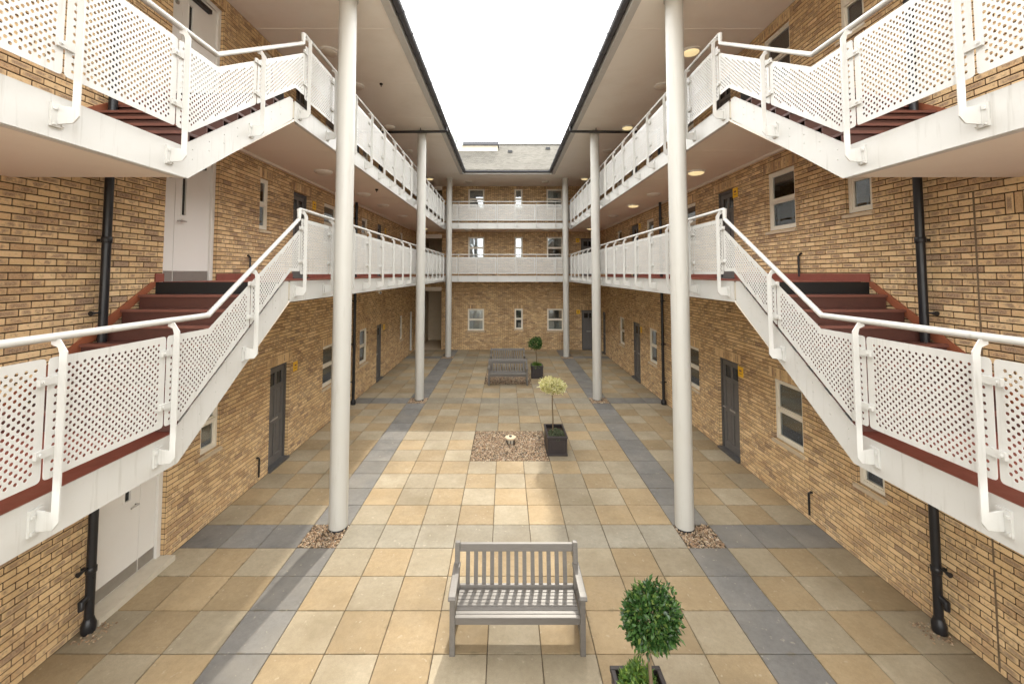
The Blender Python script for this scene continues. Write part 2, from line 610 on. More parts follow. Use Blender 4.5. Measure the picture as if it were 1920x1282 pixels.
for s, side in ((-1, 'left'), (1, 'right')):
    for y, cxx, wh in zip(COLY, COLX, ('near', 'middle', 'far')):
        j = round((y - 6.67 - .3) / .6)
        cy = 6.67 + .6 * j + .3
        tag(pebbles('gravel', s * 3 - .29, s * 3 + .29, cy - .29, cy + .29, 800, .02, int(y * 10) + s, (s * cxx, y, .15)),
            'small pebble square round the foot of the %s %s column' % (wh, side), 'gravel', kind='stuff')
for s, side in ((-1, 'left'), (1, 'right')):
    tag(pebbles('gravel', s * 4.90 - .14, s * 4.90 + .14, 4.98, 5.28, 110, .014, 77 + s, (s * 4.99, 5.15, .07), .008), 'few loose pebbles at the foot of the near %s drainpipe' % side, 'gravel', kind='stuff')

# ------------------------------------------------------------------ brick walls
CO = .075
def snap(v):
    return round(v / CO) * CO

def sub_intervals(a, b, cuts):
    out = [(a, b)]
    for (c, d) in cuts:
        nx = []
        for (p, q) in out:
            if d <= p or c >= q:
                nx.append((p, q))
            else:
                if c - p > .03:
                    nx.append((p, c))
                if q - d > .03:
                    nx.append((d, q))
        out = nx
    return out

def brick_wall(parent, fr, ua, ub, va, vb, openings, pick, seed):
    """openings: (u0,u1,v0,v1,soldier) already snapped in v. pick(u,v)->rank or None for single bricks"""
    r = random.Random(seed)
    mo = MB()
    us = sorted({ua, ub, *[o[0] for o in openings], *[o[1] for o in openings]})
    vs = sorted({va, vb, *[o[2] for o in openings], *[o[3] for o in openings]})
    us = [u for u in us if ua <= u <= ub]
    vs = [v for v in vs if va <= v <= vb]
    for i in range(len(us) - 1):
        for j in range(len(vs) - 1):
            cu, cv = (us[i] + us[i + 1]) / 2, (vs[j] + vs[j + 1]) / 2
            if any(o[0] < cu < o[1] and o[2] < cv < o[3] for o in openings):
                continue
            mo.quad(fr(us[i], vs[j], 0), fr(us[i + 1], vs[j], 0), fr(us[i + 1], vs[j + 1], 0), fr(us[i], vs[j + 1], 0))
    for (u0, u1, v0, v1, sd) in openings:
        for (p, q) in (((u0, v0), (u1, v0)), ((u1, v0), (u1, v1)), ((u1, v1), (u0, v1)), ((u0, v1), (u0, v0))):
            du = .013 if p[0] == q[0] == u1 else -.013 if p[0] == q[0] == u0 else 0
            dv = .013 if p[1] == q[1] == v1 else -.013 if p[1] == q[1] == v0 else 0
            mo.quad(fr(p[0] + du, p[1] + dv, 0), fr(q[0] + du, q[1] + dv, 0), fr(q[0] + du, q[1] + dv, -.14), fr(p[0] + du, p[1] + dv, -.14))
    wall = link('brick_wall', mo.raw('wall_mortar', M['mortar']), parent)
    rects = []
    zones = []
    for (u0, u1, v0, v1, sd) in openings:
        zones.append((u0, u1, v0, v1))
        if sd:
            e = .11
            zones.append((u0 - e, u1 + e, v1, v1 + 3 * CO))
            n = max(2, round((u1 - u0 + 2 * e) / .075))
            st = (u1 - u0 + 2 * e) / n
            for i in range(n):
                rects.append((u0 - e + i * st + .0065, u0 - e + (i + 1) * st - .0065, v1 + .0065, v1 + 3 * CO - .0065, False))
    nrow = int(math.ceil((vb - va) / CO))
    for k in range(nrow):
        v0 = va + k * CO
        v1 = min(v0 + CO, vb)
        if v1 - v0 < .03:
            continue
        cuts = [(z[0], z[1]) for z in zones if z[2] < v1 - .005 and z[3] > v0 + .005]
        off = (-.1125 if k % 2 else 0)
        u = ua + off
        while u < ub:
            a, b = max(u, ua), min(u + .225, ub)
            if b - a > .03:
                for (p, q) in sub_intervals(a, b, cuts):
                    rects.append((p + .0065, q - .0065, v0 + .0068, v1 - .0068, (q - p) > .22 and v1 - v0 > .074))
            u += .225
    ranked = sorted(((pick((t[0] + t[1]) / 2, (t[2] + t[3]) / 2), n) for n, t in enumerate(rects) if t[4] and pick((t[0] + t[1]) / 2, (t[2] + t[3]) / 2) is not None))[:300]
    single = {n for _, n in ranked}
    mb = MB()
    base = MB().box(-.106, .106, -.0307, .0307, -.09, 0, Fr((0, 0, 0), fr.u, fr.n)).mesh('brick', M['brick_object'])
    base = bevelled(base, .003)
    at = base.attributes.new('face', 'FLOAT_VECTOR', 'POINT')
    at.data.foreach_set('vector', [c for v in base.vertices for c in ((v.co.dot(fr.u) + .106) / .212, (v.co.z + .0307) / .0614, 0)])
    for n, (u0, u1, v0, v1, full) in enumerate(rects):
        w = .010 + r.uniform(-.002, .0025)
        if n in single:
            link('brick', base, wall, fr((u0 + u1) / 2, (v0 + v1) / 2, w))
        else:
            # front and sides only; the back is buried
            k = len(mb.v)
            c = .003
            for (uu0, uu1, vv0, vv1, ww) in ((u0, u1, v0, v1, -.1), (u0, u1, v0, v1, w - c), (u0 + c, u1 - c, v0 + c, v1 - c, w)):
                mb.v += [fr(uu0, vv0, ww), fr(uu1, vv0, ww), fr(uu1, vv1, ww), fr(uu0, vv1, ww)]
            for l in (0, 4):
                for e in range(4):
                    e2 = (e + 1) % 4
                    mb.f.append((k + l + e, k + l + e2, k + l + 4 + e2, k + l + 4 + e))
            mb.f.append((k + 8, k + 9, k + 10, k + 11))
    bme = mb.raw('coursed_brick', M['brick_island'])
    at = bme.attributes.new('face', 'FLOAT_VECTOR', 'POINT')
    at.data.foreach_set('vector', [c for _ in range(len(mb.v) // 12) for c in (0, 0, 0, 1, 0, 0, 1, 1, 0, 0, 1, 0) * 3])
    o = link('coursed_brick', bme, wall)
    tag(o, kind='stuff')
    return wall

# ------------------------------------------------------------------ windows and doors
def window(parent, fr, u0, u1, v0, v1, style=0, mid=True, sill=True):
    f = .055
    w0, w1 = -.10, -.035
    mb = MB()
    for a in ((u0, u0 + f, v0, v1), (u1 - f, u1, v0, v1), (u0 + f, u1 - f, v0, v0 + f), (u0 + f, u1 - f, v1 - f, v1)):
        mb.box(a[0], a[1], a[2], a[3], w0, w1, fr)
    vm = v0 + (v1 - v0) * .5
    if mid:
        mb.box(u0 + f, u1 - f, vm - .026, vm + .026, w0 - .002, w1 + .012, fr)
    o = mb.obj('window', M['frame'], parent)
    sa = .028
    sash = MB()
    parts = ((v0 + f, vm - .026), (vm + .026, v1 - f)) if mid else ((v0 + f, v1 - f),)
    for (a, b) in parts:
        sash.box(u0 + f, u0 + f + sa, a, b, w0 + .01, w1 - .012, fr)
        sash.box(u1 - f - sa, u1 - f, a, b, w0 + .01, w1 - .012, fr)
        sash.box(u0 + f + sa, u1 - f - sa, a, a + sa, w0 + .01, w1 - .012, fr)
        sash.box(u0 + f + sa, u1 - f - sa, b - sa, b, w0 + .01, w1 - .012, fr)
        MB().box(u0 + f + sa, u1 - f - sa, a + sa, b - sa, -.072, -.066, fr).obj('pane', M['glass'], o)
    sash.obj('sash', M['frame'], o)
    if sill:
        sl = MB()
        k = [fr(u0 - .05, v0 - .06, 0), ]
        sl.v = [fr(u, v, w) for u in (u0 - .04, u1 + .04) for (v, w) in ((v0 - .075, -.034), (v0 - .075, .045), (v0 - .03, .05), (v0 - .004, -.034))]
        sl.f = [(0, 1, 2, 3), (7, 6, 5, 4), (0, 4, 5, 1), (1, 5, 6, 2), (2, 6, 7, 3), (3, 7, 4, 0)]
        sl.obj('sill', M['sill'], o)
    rm = MB()
    d = -1.3
    e = .25
    p = lambda u, v, w: fr(u, v, w)
    rm.quad(p(u0 - e, v0 - e, d), p(u1 + e, v0 - e, d), p(u1 + e, v1 + e, d), p(u0 - e, v1 + e, d))
    for (a, b2) in (((u0 - e, v0 - e), (u1 + e, v0 - e)), ((u1 + e, v0 - e), (u1 + e, v1 + e)), ((u1 + e, v1 + e), (u0 - e, v1 + e)), ((u0 - e, v1 + e), (u0 - e, v0 - e))):
        rm.quad(p(a[0], a[1], -.14), p(b2[0], b2[1], -.14), p(b2[0], b2[1], d), p(a[0], a[1], d))
    # front flange closes the room against the wall
    rm.quad(p(u0 - e, v0 - e, -.14), p(u0, v0 - e, -.14), p(u0, v1 + e, -.14), p(u0 - e, v1 + e, -.14))
    rm.quad(p(u1, v0 - e, -.14), p(u1 + e, v0 - e, -.14), p(u1 + e, v1 + e, -.14), p(u1, v1 + e, -.14))
    rm.quad(p(u0, v0 - e, -.14), p(u1, v0 - e, -.14), p(u1, v0, -.14), p(u0, v0, -.14))
    rm.quad(p(u0, v1, -.14), p(u1, v1, -.14), p(u1, v1 + e, -.14), p(u0, v1 + e, -.14))
    link('window_interior', rm.raw('window_interior', M['room']), o)
    # curtains: pleated strips
    spans = {0: [(u0, u1, v0, vm)], 1: [(u0, u0 + (u1 - u0) * .3, v0, v1), (u1 - (u1 - u0) * .3, u1, v0, v1)], 2: [(u0, u1, v0, v1)], 3: [(u0, u1, vm + .1, v1)], 4: []}[style]
    for (a, b2, c0, c1) in spans:
        cm = MB()
        n = max(8, int((b2 - a) / .02))
        row = []
        for i in range(n + 1):
            t = a + (b2 - a) * i / n
            w = -.22 + .012 * math.sin(i * 1.9) + .006 * math.sin(i * .7)
            row.append((t, w))
        for i in range(n):
            cm.quad(fr(row[i][0], c0, row[i][1]), fr(row[i + 1][0], c0, row[i + 1][1]), fr(row[i + 1][0], c1, row[i + 1][1]), fr(row[i][0], c1, row[i][1]))
        cm.obj('curtain', M['curtain'], o)
    return o

def grey_door(parent, fr, u0, u1, v0, v1, hinge=1):
    f = .06
    mb = MB()
    mb.box(u0, u0 + f, v0, v1, -.14, -.06, fr)
    mb.box(u1 - f, u1, v0, v1, -.14, -.06, fr)
    mb.box(u0 + f, u1 - f, v1 - f, v1, -.14, -.06, fr)
    o = mb.obj('door', M['greyframe'], parent)
    a, b = u0 + f + .003, u1 - f - .003
    t, q = v1 - f - .004, v0 + .05
    W = b - a
    H = t - q
    lf = MB()
    # stiles and rails stand proud of the recessed panels
    lf.box(a, b, q, t, -.135, -.112, fr)
    st = W * .13
    mu = W * .10
    cu = (a + b) / 2
    for (x0, x1) in ((a, a + st), (b - st, b), (cu - mu / 2, cu + mu / 2)):
        lf.box(x0, x1, q, t, -.1119, -.088, fr)
    for (y0, y1) in ((q, q + .17), (q + H * .42, q + H * .42 + .13), (q + H * .78, q + H * .78 + .08), (t - .10, t)):
        for (x0, x1) in ((a + st, cu - mu / 2), (cu + mu / 2, b - st)):
            lf.box(x0, x1, y0, y1, -.1119, -.0885, fr)
    for (x0, x1) in ((a + st, cu - mu / 2), (cu + mu / 2, b - st)):
        for (y0, y1) in ((q + .17, q + H * .42), (q + H * .42 + .13, q + H * .78)):
            lf.box(x0 + .04, x1 - .04, y0 + .04, y1 - .04, -.1119, -.099, fr)
    lf.obj('leaf', M['grey'], o)
    for (x0, x1) in ((a + st, cu - mu / 2), (cu + mu / 2, b - st)):
        MB().box(x0, x1, q + H * .78 + .08, t - .10, -.1115, -.106, fr).obj('glazing', M['darkglass'], o)
    MB().box(u0 - .0, u1 + .0, v0 - .002, v0 + .05, -.14, .06, fr).obj('threshold', M['greyframe'], o)
    hu = a + .06 if hinge > 0 else b - .06
    MB().tube([fr(hu, q + H * .47, -.088), fr(hu, q + H * .47, -.04), fr(hu + hinge * .11, q + H * .47, -.04)], .009, 8).obj('handle', M['steel'], o)
    MB().box(cu - .12, cu + .12, q + H * .44 + .02, q + H * .44 + .06, -.0885, -.084, fr).obj('letter_plate', M['steel'], o)
    return o

def white_door(parent, fr, u0, u1, v0, v1, closer=False):
    """flush escape door: narrow fixed leaf nearest the far jamb, vision slot, steel kick plate"""
    f = .07
    mb = MB()
    mb.box(u0, u0 + f, v0, v1, -.15, -.05, fr)
    mb.box(u1 - f, u1, v0, v1, -.15, -.05, fr)
    mb.box(u0 + f, u1 - f, v1 - f, v1, -.15, -.05, fr)
    o = mb.obj('door', M['white'], parent)
    a, b = u0 + f + .004, u1 - f - .004
    sp = a + (b - a) * .72 if not closer else a + (b - a) * .22
    q, t = v0 + .012, v1 - f - .004
    wide = (a, sp - .003) if not closer else (sp + .003, b)
    thin = (sp + .003, b) if not closer else (a, sp - .003)
    H = t - q
    s0 = wide[1] - .24 if not closer else wide[0] + .13
    lf = MB()
    vy0, vy1 = q + H * .52, q + H * .86
    lf.box(wide[0], s0, q, t, -.13, -.085, fr)
    lf.box(s0 + .085, wide[1], q, t, -.13, -.085, fr)
    lf.box(s0, s0 + .085, q, vy0, -.13, -.0851, fr)
    lf.box(s0, s0 + .085, vy1, t, -.13, -.0851, fr)
    lf.obj('leaf', M['white'], o)
    MB().box(thin[0], thin[1], q, t, -.13, -.0853, fr).obj('leaf', M['white'], o)
    MB().box(s0, s0 + .085, vy0, vy1, -.115, -.105, fr).obj('vision_panel', M['darkglass'], o)
    be = MB()
    for (x0, x1, y0, y1) in ((s0 - .018, s0, vy0 - .018, vy1 + .018), (s0 + .085, s0 + .103, vy0 - .018, vy1 + .018), (s0, s0 + .085, vy0 - .018, vy0), (s0, s0 + .085, vy1, vy1 + .018)):
        be.box(x0, x1, y0, y1, -.0848, -.078, fr)
    be.obj('glazing_bead', M['white'], o)
    for (x0, x1) in (wide, thin):
        MB().box(x0 + .006, x1 - .006, q + .012, q + .17, -.0848, -.0815, fr).obj('kick_plate', M['steel'], o)
    MB().box(u0 - .02, u1 + .02, v0 - .10, v0, -.15, .16 if v0 < 1 else .02, fr).obj('threshold', M['stone'] if v0 < 1 else M['step'], o)
    hx = wide[1] - .07 if not closer else wide[0] + .06
    MB().tube([fr(hx, q + H * .47, -.085), fr(hx, q + H * .47, -.035), fr(hx + (-.12 if not closer else .12), q + H * .47, -.035)], .010, 8).obj('handle', M['steel'], o)
    if closer:
        MB().box(a + (b - a) * .36, a + (b - a) * .8, t - .16, t - .09, -.084, -.02, fr).obj('door_closer', M['pipe'], o)
        MB().box(a + (b - a) * .15, a + (b - a) * .55, t - .06, t - .035, -.05, -.02, fr).obj('closer_arm', M['pipe'], o)
        MB().tube([fr(a + .1, q + H * .80, -.085), fr(a + .1, q + H * .80, -.07)], .035, 12).obj('door_disc', M['steel'], o)
    MB().box(u0 - .1, u1 + .1, v0 - .1, v1 + .1, -.20, -.155, fr).obj('door_backing', M['room'], o)
    return o

def wing_openings(items):
    out = []
    for it in items:
        kind, u0, u1, v0, v1 = it[:5]
        out.append((u0, u1, snap(v0), snap(v1), kind != 'P'))
    return out

def fill(parent, fr, items, seed):
    r = random.Random(seed)
    for it in items:
        kind, u0, u1, v0, v1 = it[:5]
        v0, v1 = snap(v0), snap(v1)
        if kind == 'W':
            window(parent, fr, u0, u1, v0, v1, it[5] if len(it) > 5 else r.choice((0, 0, 1, 2, 3, 4)))
        elif kind == 'D':
            grey_door(parent, fr, u0, u1, v0, v1, it[5] if len(it) > 5 else 1)
        elif kind == 'E':
            white_door(parent, fr, u0, u1, v0, v1, it[5] if len(it) > 5 else False)
        elif kind == 'P':
            mb = MB()
            d = -3.5
            for (p, q) in (((u0, v0), (u1, v0)), ((u1, v0), (u1, v1)), ((u1, v1), (u0, v1)), ((u0, v1), (u0, v0))):
                mb.quad(fr(p[0], p[1], -.001), fr(q[0], q[1], -.001), fr(q[0], q[1], d), fr(p[0], p[1], d))
            mb.quad(fr(u0, v0, d), fr(u1, v0, d), fr(u1, v1, d), fr(u0, v1, d))
            link('passage', mb.raw('passage', M['sill']), parent)
            MB().box(u0, u1, v1 - .22, v1, -.12, .015, fr).obj('passage_lintel', M['soffit'], parent)

SE = 2.04
D1, D2 = DZ
left_items = [('E', 5.22, 6.42, .06, 2.18), ('W', 7.02, 7.45, 1.18, 2.18, 0), ('D', 9.05, 9.86, .03, 2.2), ('W', 11.65, 12.55, 1.08, 2.18, 3),
              ('W', 14.58, 15.38, 1.08, 2.22, 2), ('D', 16.48, 17.26, .03, 2.2), ('W', 20.08, 20.66, 1.08, 2.2, 4)]
for d in (D1, D2):
    left_items += [('E', 6.17, 7.22, d, d + SE, True), ('W', 8.50, 8.86, d + 1.0, d + SE + .02, 0), ('D', 9.88, 10.62, d, d + SE), ('W', 11.6, 12.45, d + .95, d + SE, 1),
                   ('W', 14.56, 15.3, d + .95, d + SE, 2), ('D', 16.34, 17.06, d, d + SE), ('W', 20.0, 20.6, d + .95, d + SE, 4)]
right_items = [('W', 5.97, 6.36, 1.15, 2.15, 3), ('W', 7.48, 8.28, 1.03, 2.15, 4), ('D', 9.56, 10.42, .03, 2.2, -1), ('W', 11.43, 12.3, 1.03, 2.2, 0),
               ('W', 14.57, 15.42, 1.03, 2.25, 2), ('D', 16.42, 17.4, .03, 2.25, -1), ('W', 18.57, 19.3, 1.08, 2.25, 4), ('D', 22.06, 22.8, .03, 2.2, -1)]
for d in (D1, D2):
    right_items += [('W', 5.94, 6.32, d + 1.0, d + SE, 2), ('W', 7.46, 8.26, d + .95, d + SE, 0), ('D', 9.58, 10.36, d, d + SE, -1), ('W', 11.45, 12.3, d + .95, d + SE, 4),
                    ('W', 14.72, 15.44, d + .95, d + SE, 1), ('D', 16.36, 17.4, d, d + SE, -1), ('W', 18.7, 19.5, d + .95, d + SE, 2)]
right_items += [('E', 3.25, 4.20, LZ[0], LZ[0] + 2.13)]
back_items = [('W', -2.15, -1.25, 1.05, 2.22, 1), ('W', .41, .85, 1.1, 2.22, 4), ('W', 2.24, 3.16, 1.05, 2.22, 0), ('D', 4.12, 4.86, .03, 2.2, -1), ('P', -4.95, -3.66, .0, 3.45)]
for d in (D1, D2):
    back_items += [('W', -2.13, -1.25, d + .95, d + SE + .1, 1 if d == D1 else 4), ('W', .40, .83, d + .95, d + SE + .1, 4), ('W', 2.23, 3.12, d + .95, d + SE + .1, 3),
                   ('P', -4.95, -3.62, d, d + SE + .25)]
    if d == D1:
        back_items.append(('D', 4.12, 4.86, d, d + SE, -1))

# openings keep to the half-brick module, as a bricklayer would set them out
def on_module(items, ua):
    h = .1125
    return [(i[0], ua + round((i[1] - ua) / h) * h, ua + max(round((i[2] - ua) / h), round((i[1] - ua) / h) + 3) * h) + tuple(i[3:]) for i in items]
left_items = on_module(left_items, NEAR)
right_items = on_module(right_items, NEAR)
back_items = on_module(back_items, -WX)

def pick_side(u, v):
    # the stretches of the near wall that the photograph shows largest: below the lower landing and between the flights
    if u < 3.9 or u > 8.5:
        return None
    if v < 0:
        return None
    if v < 2.25 - max(0, 5.2 - u) * .35:
        return u
    if 3.75 < v < 5.15:
        return u
    return None

wings = {}
for s, nm, fr, items, seed in ((-1, 'left', FL, left_items, 5), (1, 'right', FRR, right_items, 6)):
    w = empty('apartment_wing', (s * WX, 12, 0), 'three-storey yellow brick wing with %s along the %s of the courtyard' % ('white escape doors' if s < 0 else 'many cream windows', nm), 'building')
    wings[s] = w
    brick_wall(w, fr, NEAR, BY, 0, SOF + .1, wing_openings(items), pick_side, seed)
    fill(w, fr, items, seed)
wb = empty('apartment_wing', (0, BY, 0), 'brick end wing facing the camera across the far end of the courtyard', 'building')
wings[0] = wb
brick_wall(wb, FB, -WX, WX, 0, SOF + .1, wing_openings(back_items), lambda u, v: None, 7)
fill(wb, FB, back_items, 9)

# movement joints in the side walls
for s, fr in ((-1, FL), (1, FRR)):
    if s > 0:
        MB().box(4.625, 4.645, .02, 5.1, -.02, .012, fr).obj('movement_joint', M['sealant'], wings[s])

# ------------------------------------------------------------------ roof, soffits, gutters
def tiled_slope(name, a0, a1, e0, z0, r0, z1, axis, mat, parent, gauge=.10, tw=.165, hips=(0, 0)):
    """courses of overlapping plain tiles. axis 'y': eaves run along y; e0 -> r0 is the coordinate across.
    hips = extra length per metre of rise at both ends"""
    mb = MB()
    L = math.hypot(r0 - e0, z1 - z0)
    n = int(L / gauge)
    rr = random.Random(3)
    for k in range(n):
        t0, t1 = k / n, min(1, (k + 1.6) / n)
        b0, b1 = a0 - hips[0] * (t0 * (r0 - e0 if r0 > e0 else e0 - r0)), a1 + hips[1] * (t0 * abs(r0 - e0))
        u = b0 - (tw / 2 if k % 2 else 0)
        while u < b1:
            p, q = max(u + .001, b0), min(u + tw - .001, b1)
            if q - p > .02:
                j = rr.uniform(-.003, .004)
                ca, cb = e0 + (r0 - e0) * t0, e0 + (r0 - e0) * t1
                za, zb = z0 + (z1 - z0) * t0 + .016 + j, z0 + (z1 - z0) * t1 + .002
                pts = [(p, ca, za), (q, ca, za), (q, cb, zb), (p, cb, zb), (p, ca, za - .014), (q, ca, za - .014)]
                pts = [(c, a, z) if axis == 'y' else (a, c, z) for (a, c, z) in pts]
                i = len(mb.v)
                mb.v += [Vector(v) for v in pts]
                mb.f += [(i, i + 1, i + 2, i + 3), (i, i + 4, i + 5, i + 1)]
            u += tw
    o = link(name, mb.raw(name, mat), parent)
    tag(o, kind='stuff')
    return o

RZ = SOF + .16
for s in (-1, 1):
    w = wings[s]
    o = MB().box(s * EX, s * (WX + .25), SOF, SOF + .02, -3, BY).obj('roof_soffit', M['roof_soffit'], w)
    # cover strips between the soffit boards
    for y in [1.0 + 2.4 * k for k in range(9)]:
        if y < BY - 3:
            MB().box(s * (EX + .17), s * (WX - .01), SOF - .004, SOF - .0001, y, y + .05).obj('cover_strip', M['roof_soffit'], o)
    MB().box(s * (EX - .022), s * (EX - .001), SOF - .03, SOF + .15, -3, EY - .001).obj('eaves_board', M['cream'], w)
    MB().box(s * (EX + .001), s * (EX + .13), SOF - .022, SOF - .001, -3, EY + .10).obj('soffit_trim', M['cream'], w)
    # half round gutter with unions
    gm = MB()
    prof = [(math.cos(t) * .08, math.sin(t) * .08) for t in [math.pi + math.pi * k / 8 for k in range(9)]]
    prof += [(x * .9, y * .9) for (x, y) in prof[::-1]]
    gx = s * (EX - .022 - .082)
    gm.prism([(gx + p, SOF + .10 + q) for (p, q) in prof], 'y', -3, EY - .03)
    go = gm.obj('gutter', M['gutter'], w)
    for k in range(26):
        y = 1 + k * .75
        MB().prism([(gx + p * 1.12, SOF + .10 + q * 1.12) for (p, q) in prof[:9]] + [(gx + p * 1.01, SOF + .10 + q * 1.01) for (p, q) in prof[:9][::-1]], 'y', y, y + (.06 if k % 3 == 0 else .03)).obj('gutter_clip', M['gutter'], go)
    # roof slopes: out of the photograph's view, seen only from above the eaves
    rz1 = RZ + 3.2 * .62
    MB().quad((s * (EX - .05), -3, RZ), (s * (EX - .05), EY, RZ), (s * 5.4, 24.5, rz1), (s * 5.4, -3, rz1)).obj('roof', M['tile'], w)
    MB().quad((s * 5.4, -3, rz1), (s * 5.4, 28, rz1), (s * 9.5, 28, RZ - .5), (s * 9.5, -3, RZ - .5)).obj('roof', M['tile'], w)
    MB().quad((s * 9.3, -3, 0), (s * 9.3, 28, 0), (s * 9.3, 28, RZ), (s * 9.3, -3, RZ)).obj('outer_wall', M['mortar'], w)
o = MB().box(-EX + .0, EX, SOF, SOF + .0195, EY, BY).obj('roof_soffit', M['roof_soffit'], wb)
MB().box(-EX + .024, EX - .024, SOF - .03, SOF + .15, EY - .022, EY - .001).obj('eaves_board', M['cream'], wb)
MB().box(-EX + .10, EX - .10, SOF - .0215, SOF - .001, EY + .001, EY + .13).obj('soffit_trim', M['cream'], wb)
prof = [(math.cos(t) * .08, math.sin(t) * .08) for t in [math.pi + math.pi * k / 8 for k in range(9)]]
prof += [(x * .9, y * .9) for (x, y) in prof[::-1]]
MB().prism([(EY - .104 + p, SOF + .10 + q) for (p, q) in prof], 'x', -EX + .105, EX - .105).obj('gutter', M['gutter'], wb)
RBY, RBZ = 23.75, 11.55
tiled_slope('roof', -EX, EX, EY - .06, RZ, RBY, RBZ, 'x', M['tile'], wb, hips=(.6, .6))
MB().quad((-6, RBY, RBZ - .02), (6, RBY, RBZ - .02), (6, 28, RZ), (-6, 28, RZ)).obj('roof', M['tile'], wb)
MB().box(-6, 6, 0, RZ, 27.7, 27.75).obj('outer_wall', M['mortar'], wb)
MB().prism([(RBY + p * 2, RBZ - .05 + q) for (p, q) in ((-.08, 0), (-.05, .07), (0, .09), (.05, .07), (.08, 0))], 'x', -6, 6).obj('ridge_tiles', M['tile'], wb)
# flat-roofed dormer on the left of the end roof, its face rising out of the slope
db = MB().box(-4.2, -.52, 10.55, 11.20, 22.75, 24.6).obj('dormer', M['stone'], wb)
MB().box(-4.3, -.46, 11.20, 11.36, 22.63, 24.7).obj('dormer_fascia', M['gutter'], db)
MB().box(-4.2, -.40, 10.53, 10.60, 22.55, 22.748).obj('dormer_flashing', M['sill'], db)
for (x, z) in ((.16, 10.75), (2.25, 11.05)):
    y = EY + (z - RZ) / (RBZ - RZ) * (RBY - EY)
    MB().box(x - .12, x + .12, z - .02, z + .10, y - .13, y + .1).obj('roof_vent', M['pipe'], wb)

# ------------------------------------------------------------------ drainpipes
def downpipe(parent, s, y, z1, z0=.16, name='drainpipe'):
    x = s * (WX - .115)
    mb = MB().tube([(x, y, z0), (x, y, z1)], .046, 14)
    o = mb.obj(name, M['pipe'], parent)
    for z in [z0 + .55, z0 + 1.75, 3.3, 4.6, 6.0, 7.6]:
        if z < z1 - .2:
            MB().lathe([(.052, -.035), (.056, -.03), (.056, .03), (.052, .035)], (x, y, z), 14).obj('collar', M['pipe'], o)
            MB().box(min(x, s * WX), max(x, s * WX), z - .016, z + .016, y - .012, y + .012).obj('bracket', M['pipe'], o)
    return o, x
for s, nm in ((-1, 'left'), (1, 'right')):
    o, x = downpipe(wings[s], s, 5.15, SOF)
    MB().lathe([(.065, 0), (.072, .03), (.072, .10), (.056, .14), (.05, .165)], (x, 5.15, .0), 16).obj('pipe_shoe', M['pipe'], o)
    # rodding eye and the little side branches
    for z in (.75, 3.72):
        MB().tube([(x, 5.15, z), (x, 5.15 - .09, z), (x, 5.15 - .16, z + .0)], [.012, .012, .03], 10).obj('access_branch', M['pipe'], o)
    MB().tube([(x, 5.15, .42), (x, 5.15 - .10, .40), (x, 5.15 - .10, .32)], .03, 10).obj('access_branch', M['pipe'], o)
    o, x = downpipe(wings[s], s, 13.75, SOF - .10)
    MB().lathe([(.075, 0), (.085, .04), (.085, .10), (.062, .14), (.05, .165)], (x, 13.75, .0), 14).obj('pipe_shoe', M['pipe'], o)
    gx = s * (EX - .104)
    MB().tube([(gx, 13.95, SOF + .04), (gx, 13.95, SOF - .09), (gx + s * .04, 13.95, SOF - .12), (s * (WX - .2), 13.95, SOF - .15), (s * (WX - .115), 13.85, SOF - .15), (s * (WX - .115), 13.75, SOF - .12)], .042, 10).obj('cross_pipe', M['pipe'], o)
    for xx in (2.95, 4.3):
        MB().box(s * xx - .012, s * xx + .012, SOF - .12, SOF, 13.94, 13.96).obj('hanger', M['pipe'], o)
    # short bent overflow pipes
    fr = FL if s < 0 else FRR
    for (u, v) in ((8.7 if s < 0 else 7.37, .1), (8.2 if s < 0 else 7.42, D1 + .06)):
        MB().tube([fr(u, v, .035), fr(u, v + .36, .035), fr(u - .05, v + .40, .03), fr(u - .06, v + .40, -.02)], .016, 8).obj('overflow_pipe', M['pipe'], wings[s])
MB().tube([(-WX + .06, 22.2, .2), (-WX + .06, 22.2, 2.2)], .045, 12).obj('white_pipe', M['cream'], wings[-1])

# ------------------------------------------------------------------ columns
for s, nm in ((-1, 'left'), (1, 'right')):
    for y, cxx, wh in zip(COLY, COLX, ('nearest', 'middle', 'farthest')):
        c = empty('steel_column', (s * cxx, y, -.03), '%s of the three tall cream round columns on the %s side' % (wh, nm), 'column', 'columns holding up the eaves')
        MB().lathe([(.150, -.03), (.150, SOF - .0)], (s * cxx, y, 0), 40).obj('shaft', M['cream_col'], c)
        MB().lathe([(.152, SOF - .09), (.170, SOF - .085), (.170, SOF - .012), (.164, SOF - .008)], (s * cxx, y, 0), 40).obj('head_collar', M['cream_col'], c)
        MB().lathe([(.155, -.03), (.155, .012), (.151, .018)], (s * cxx, y, 0), 32).obj('foot_collar', M['pipe'], c)

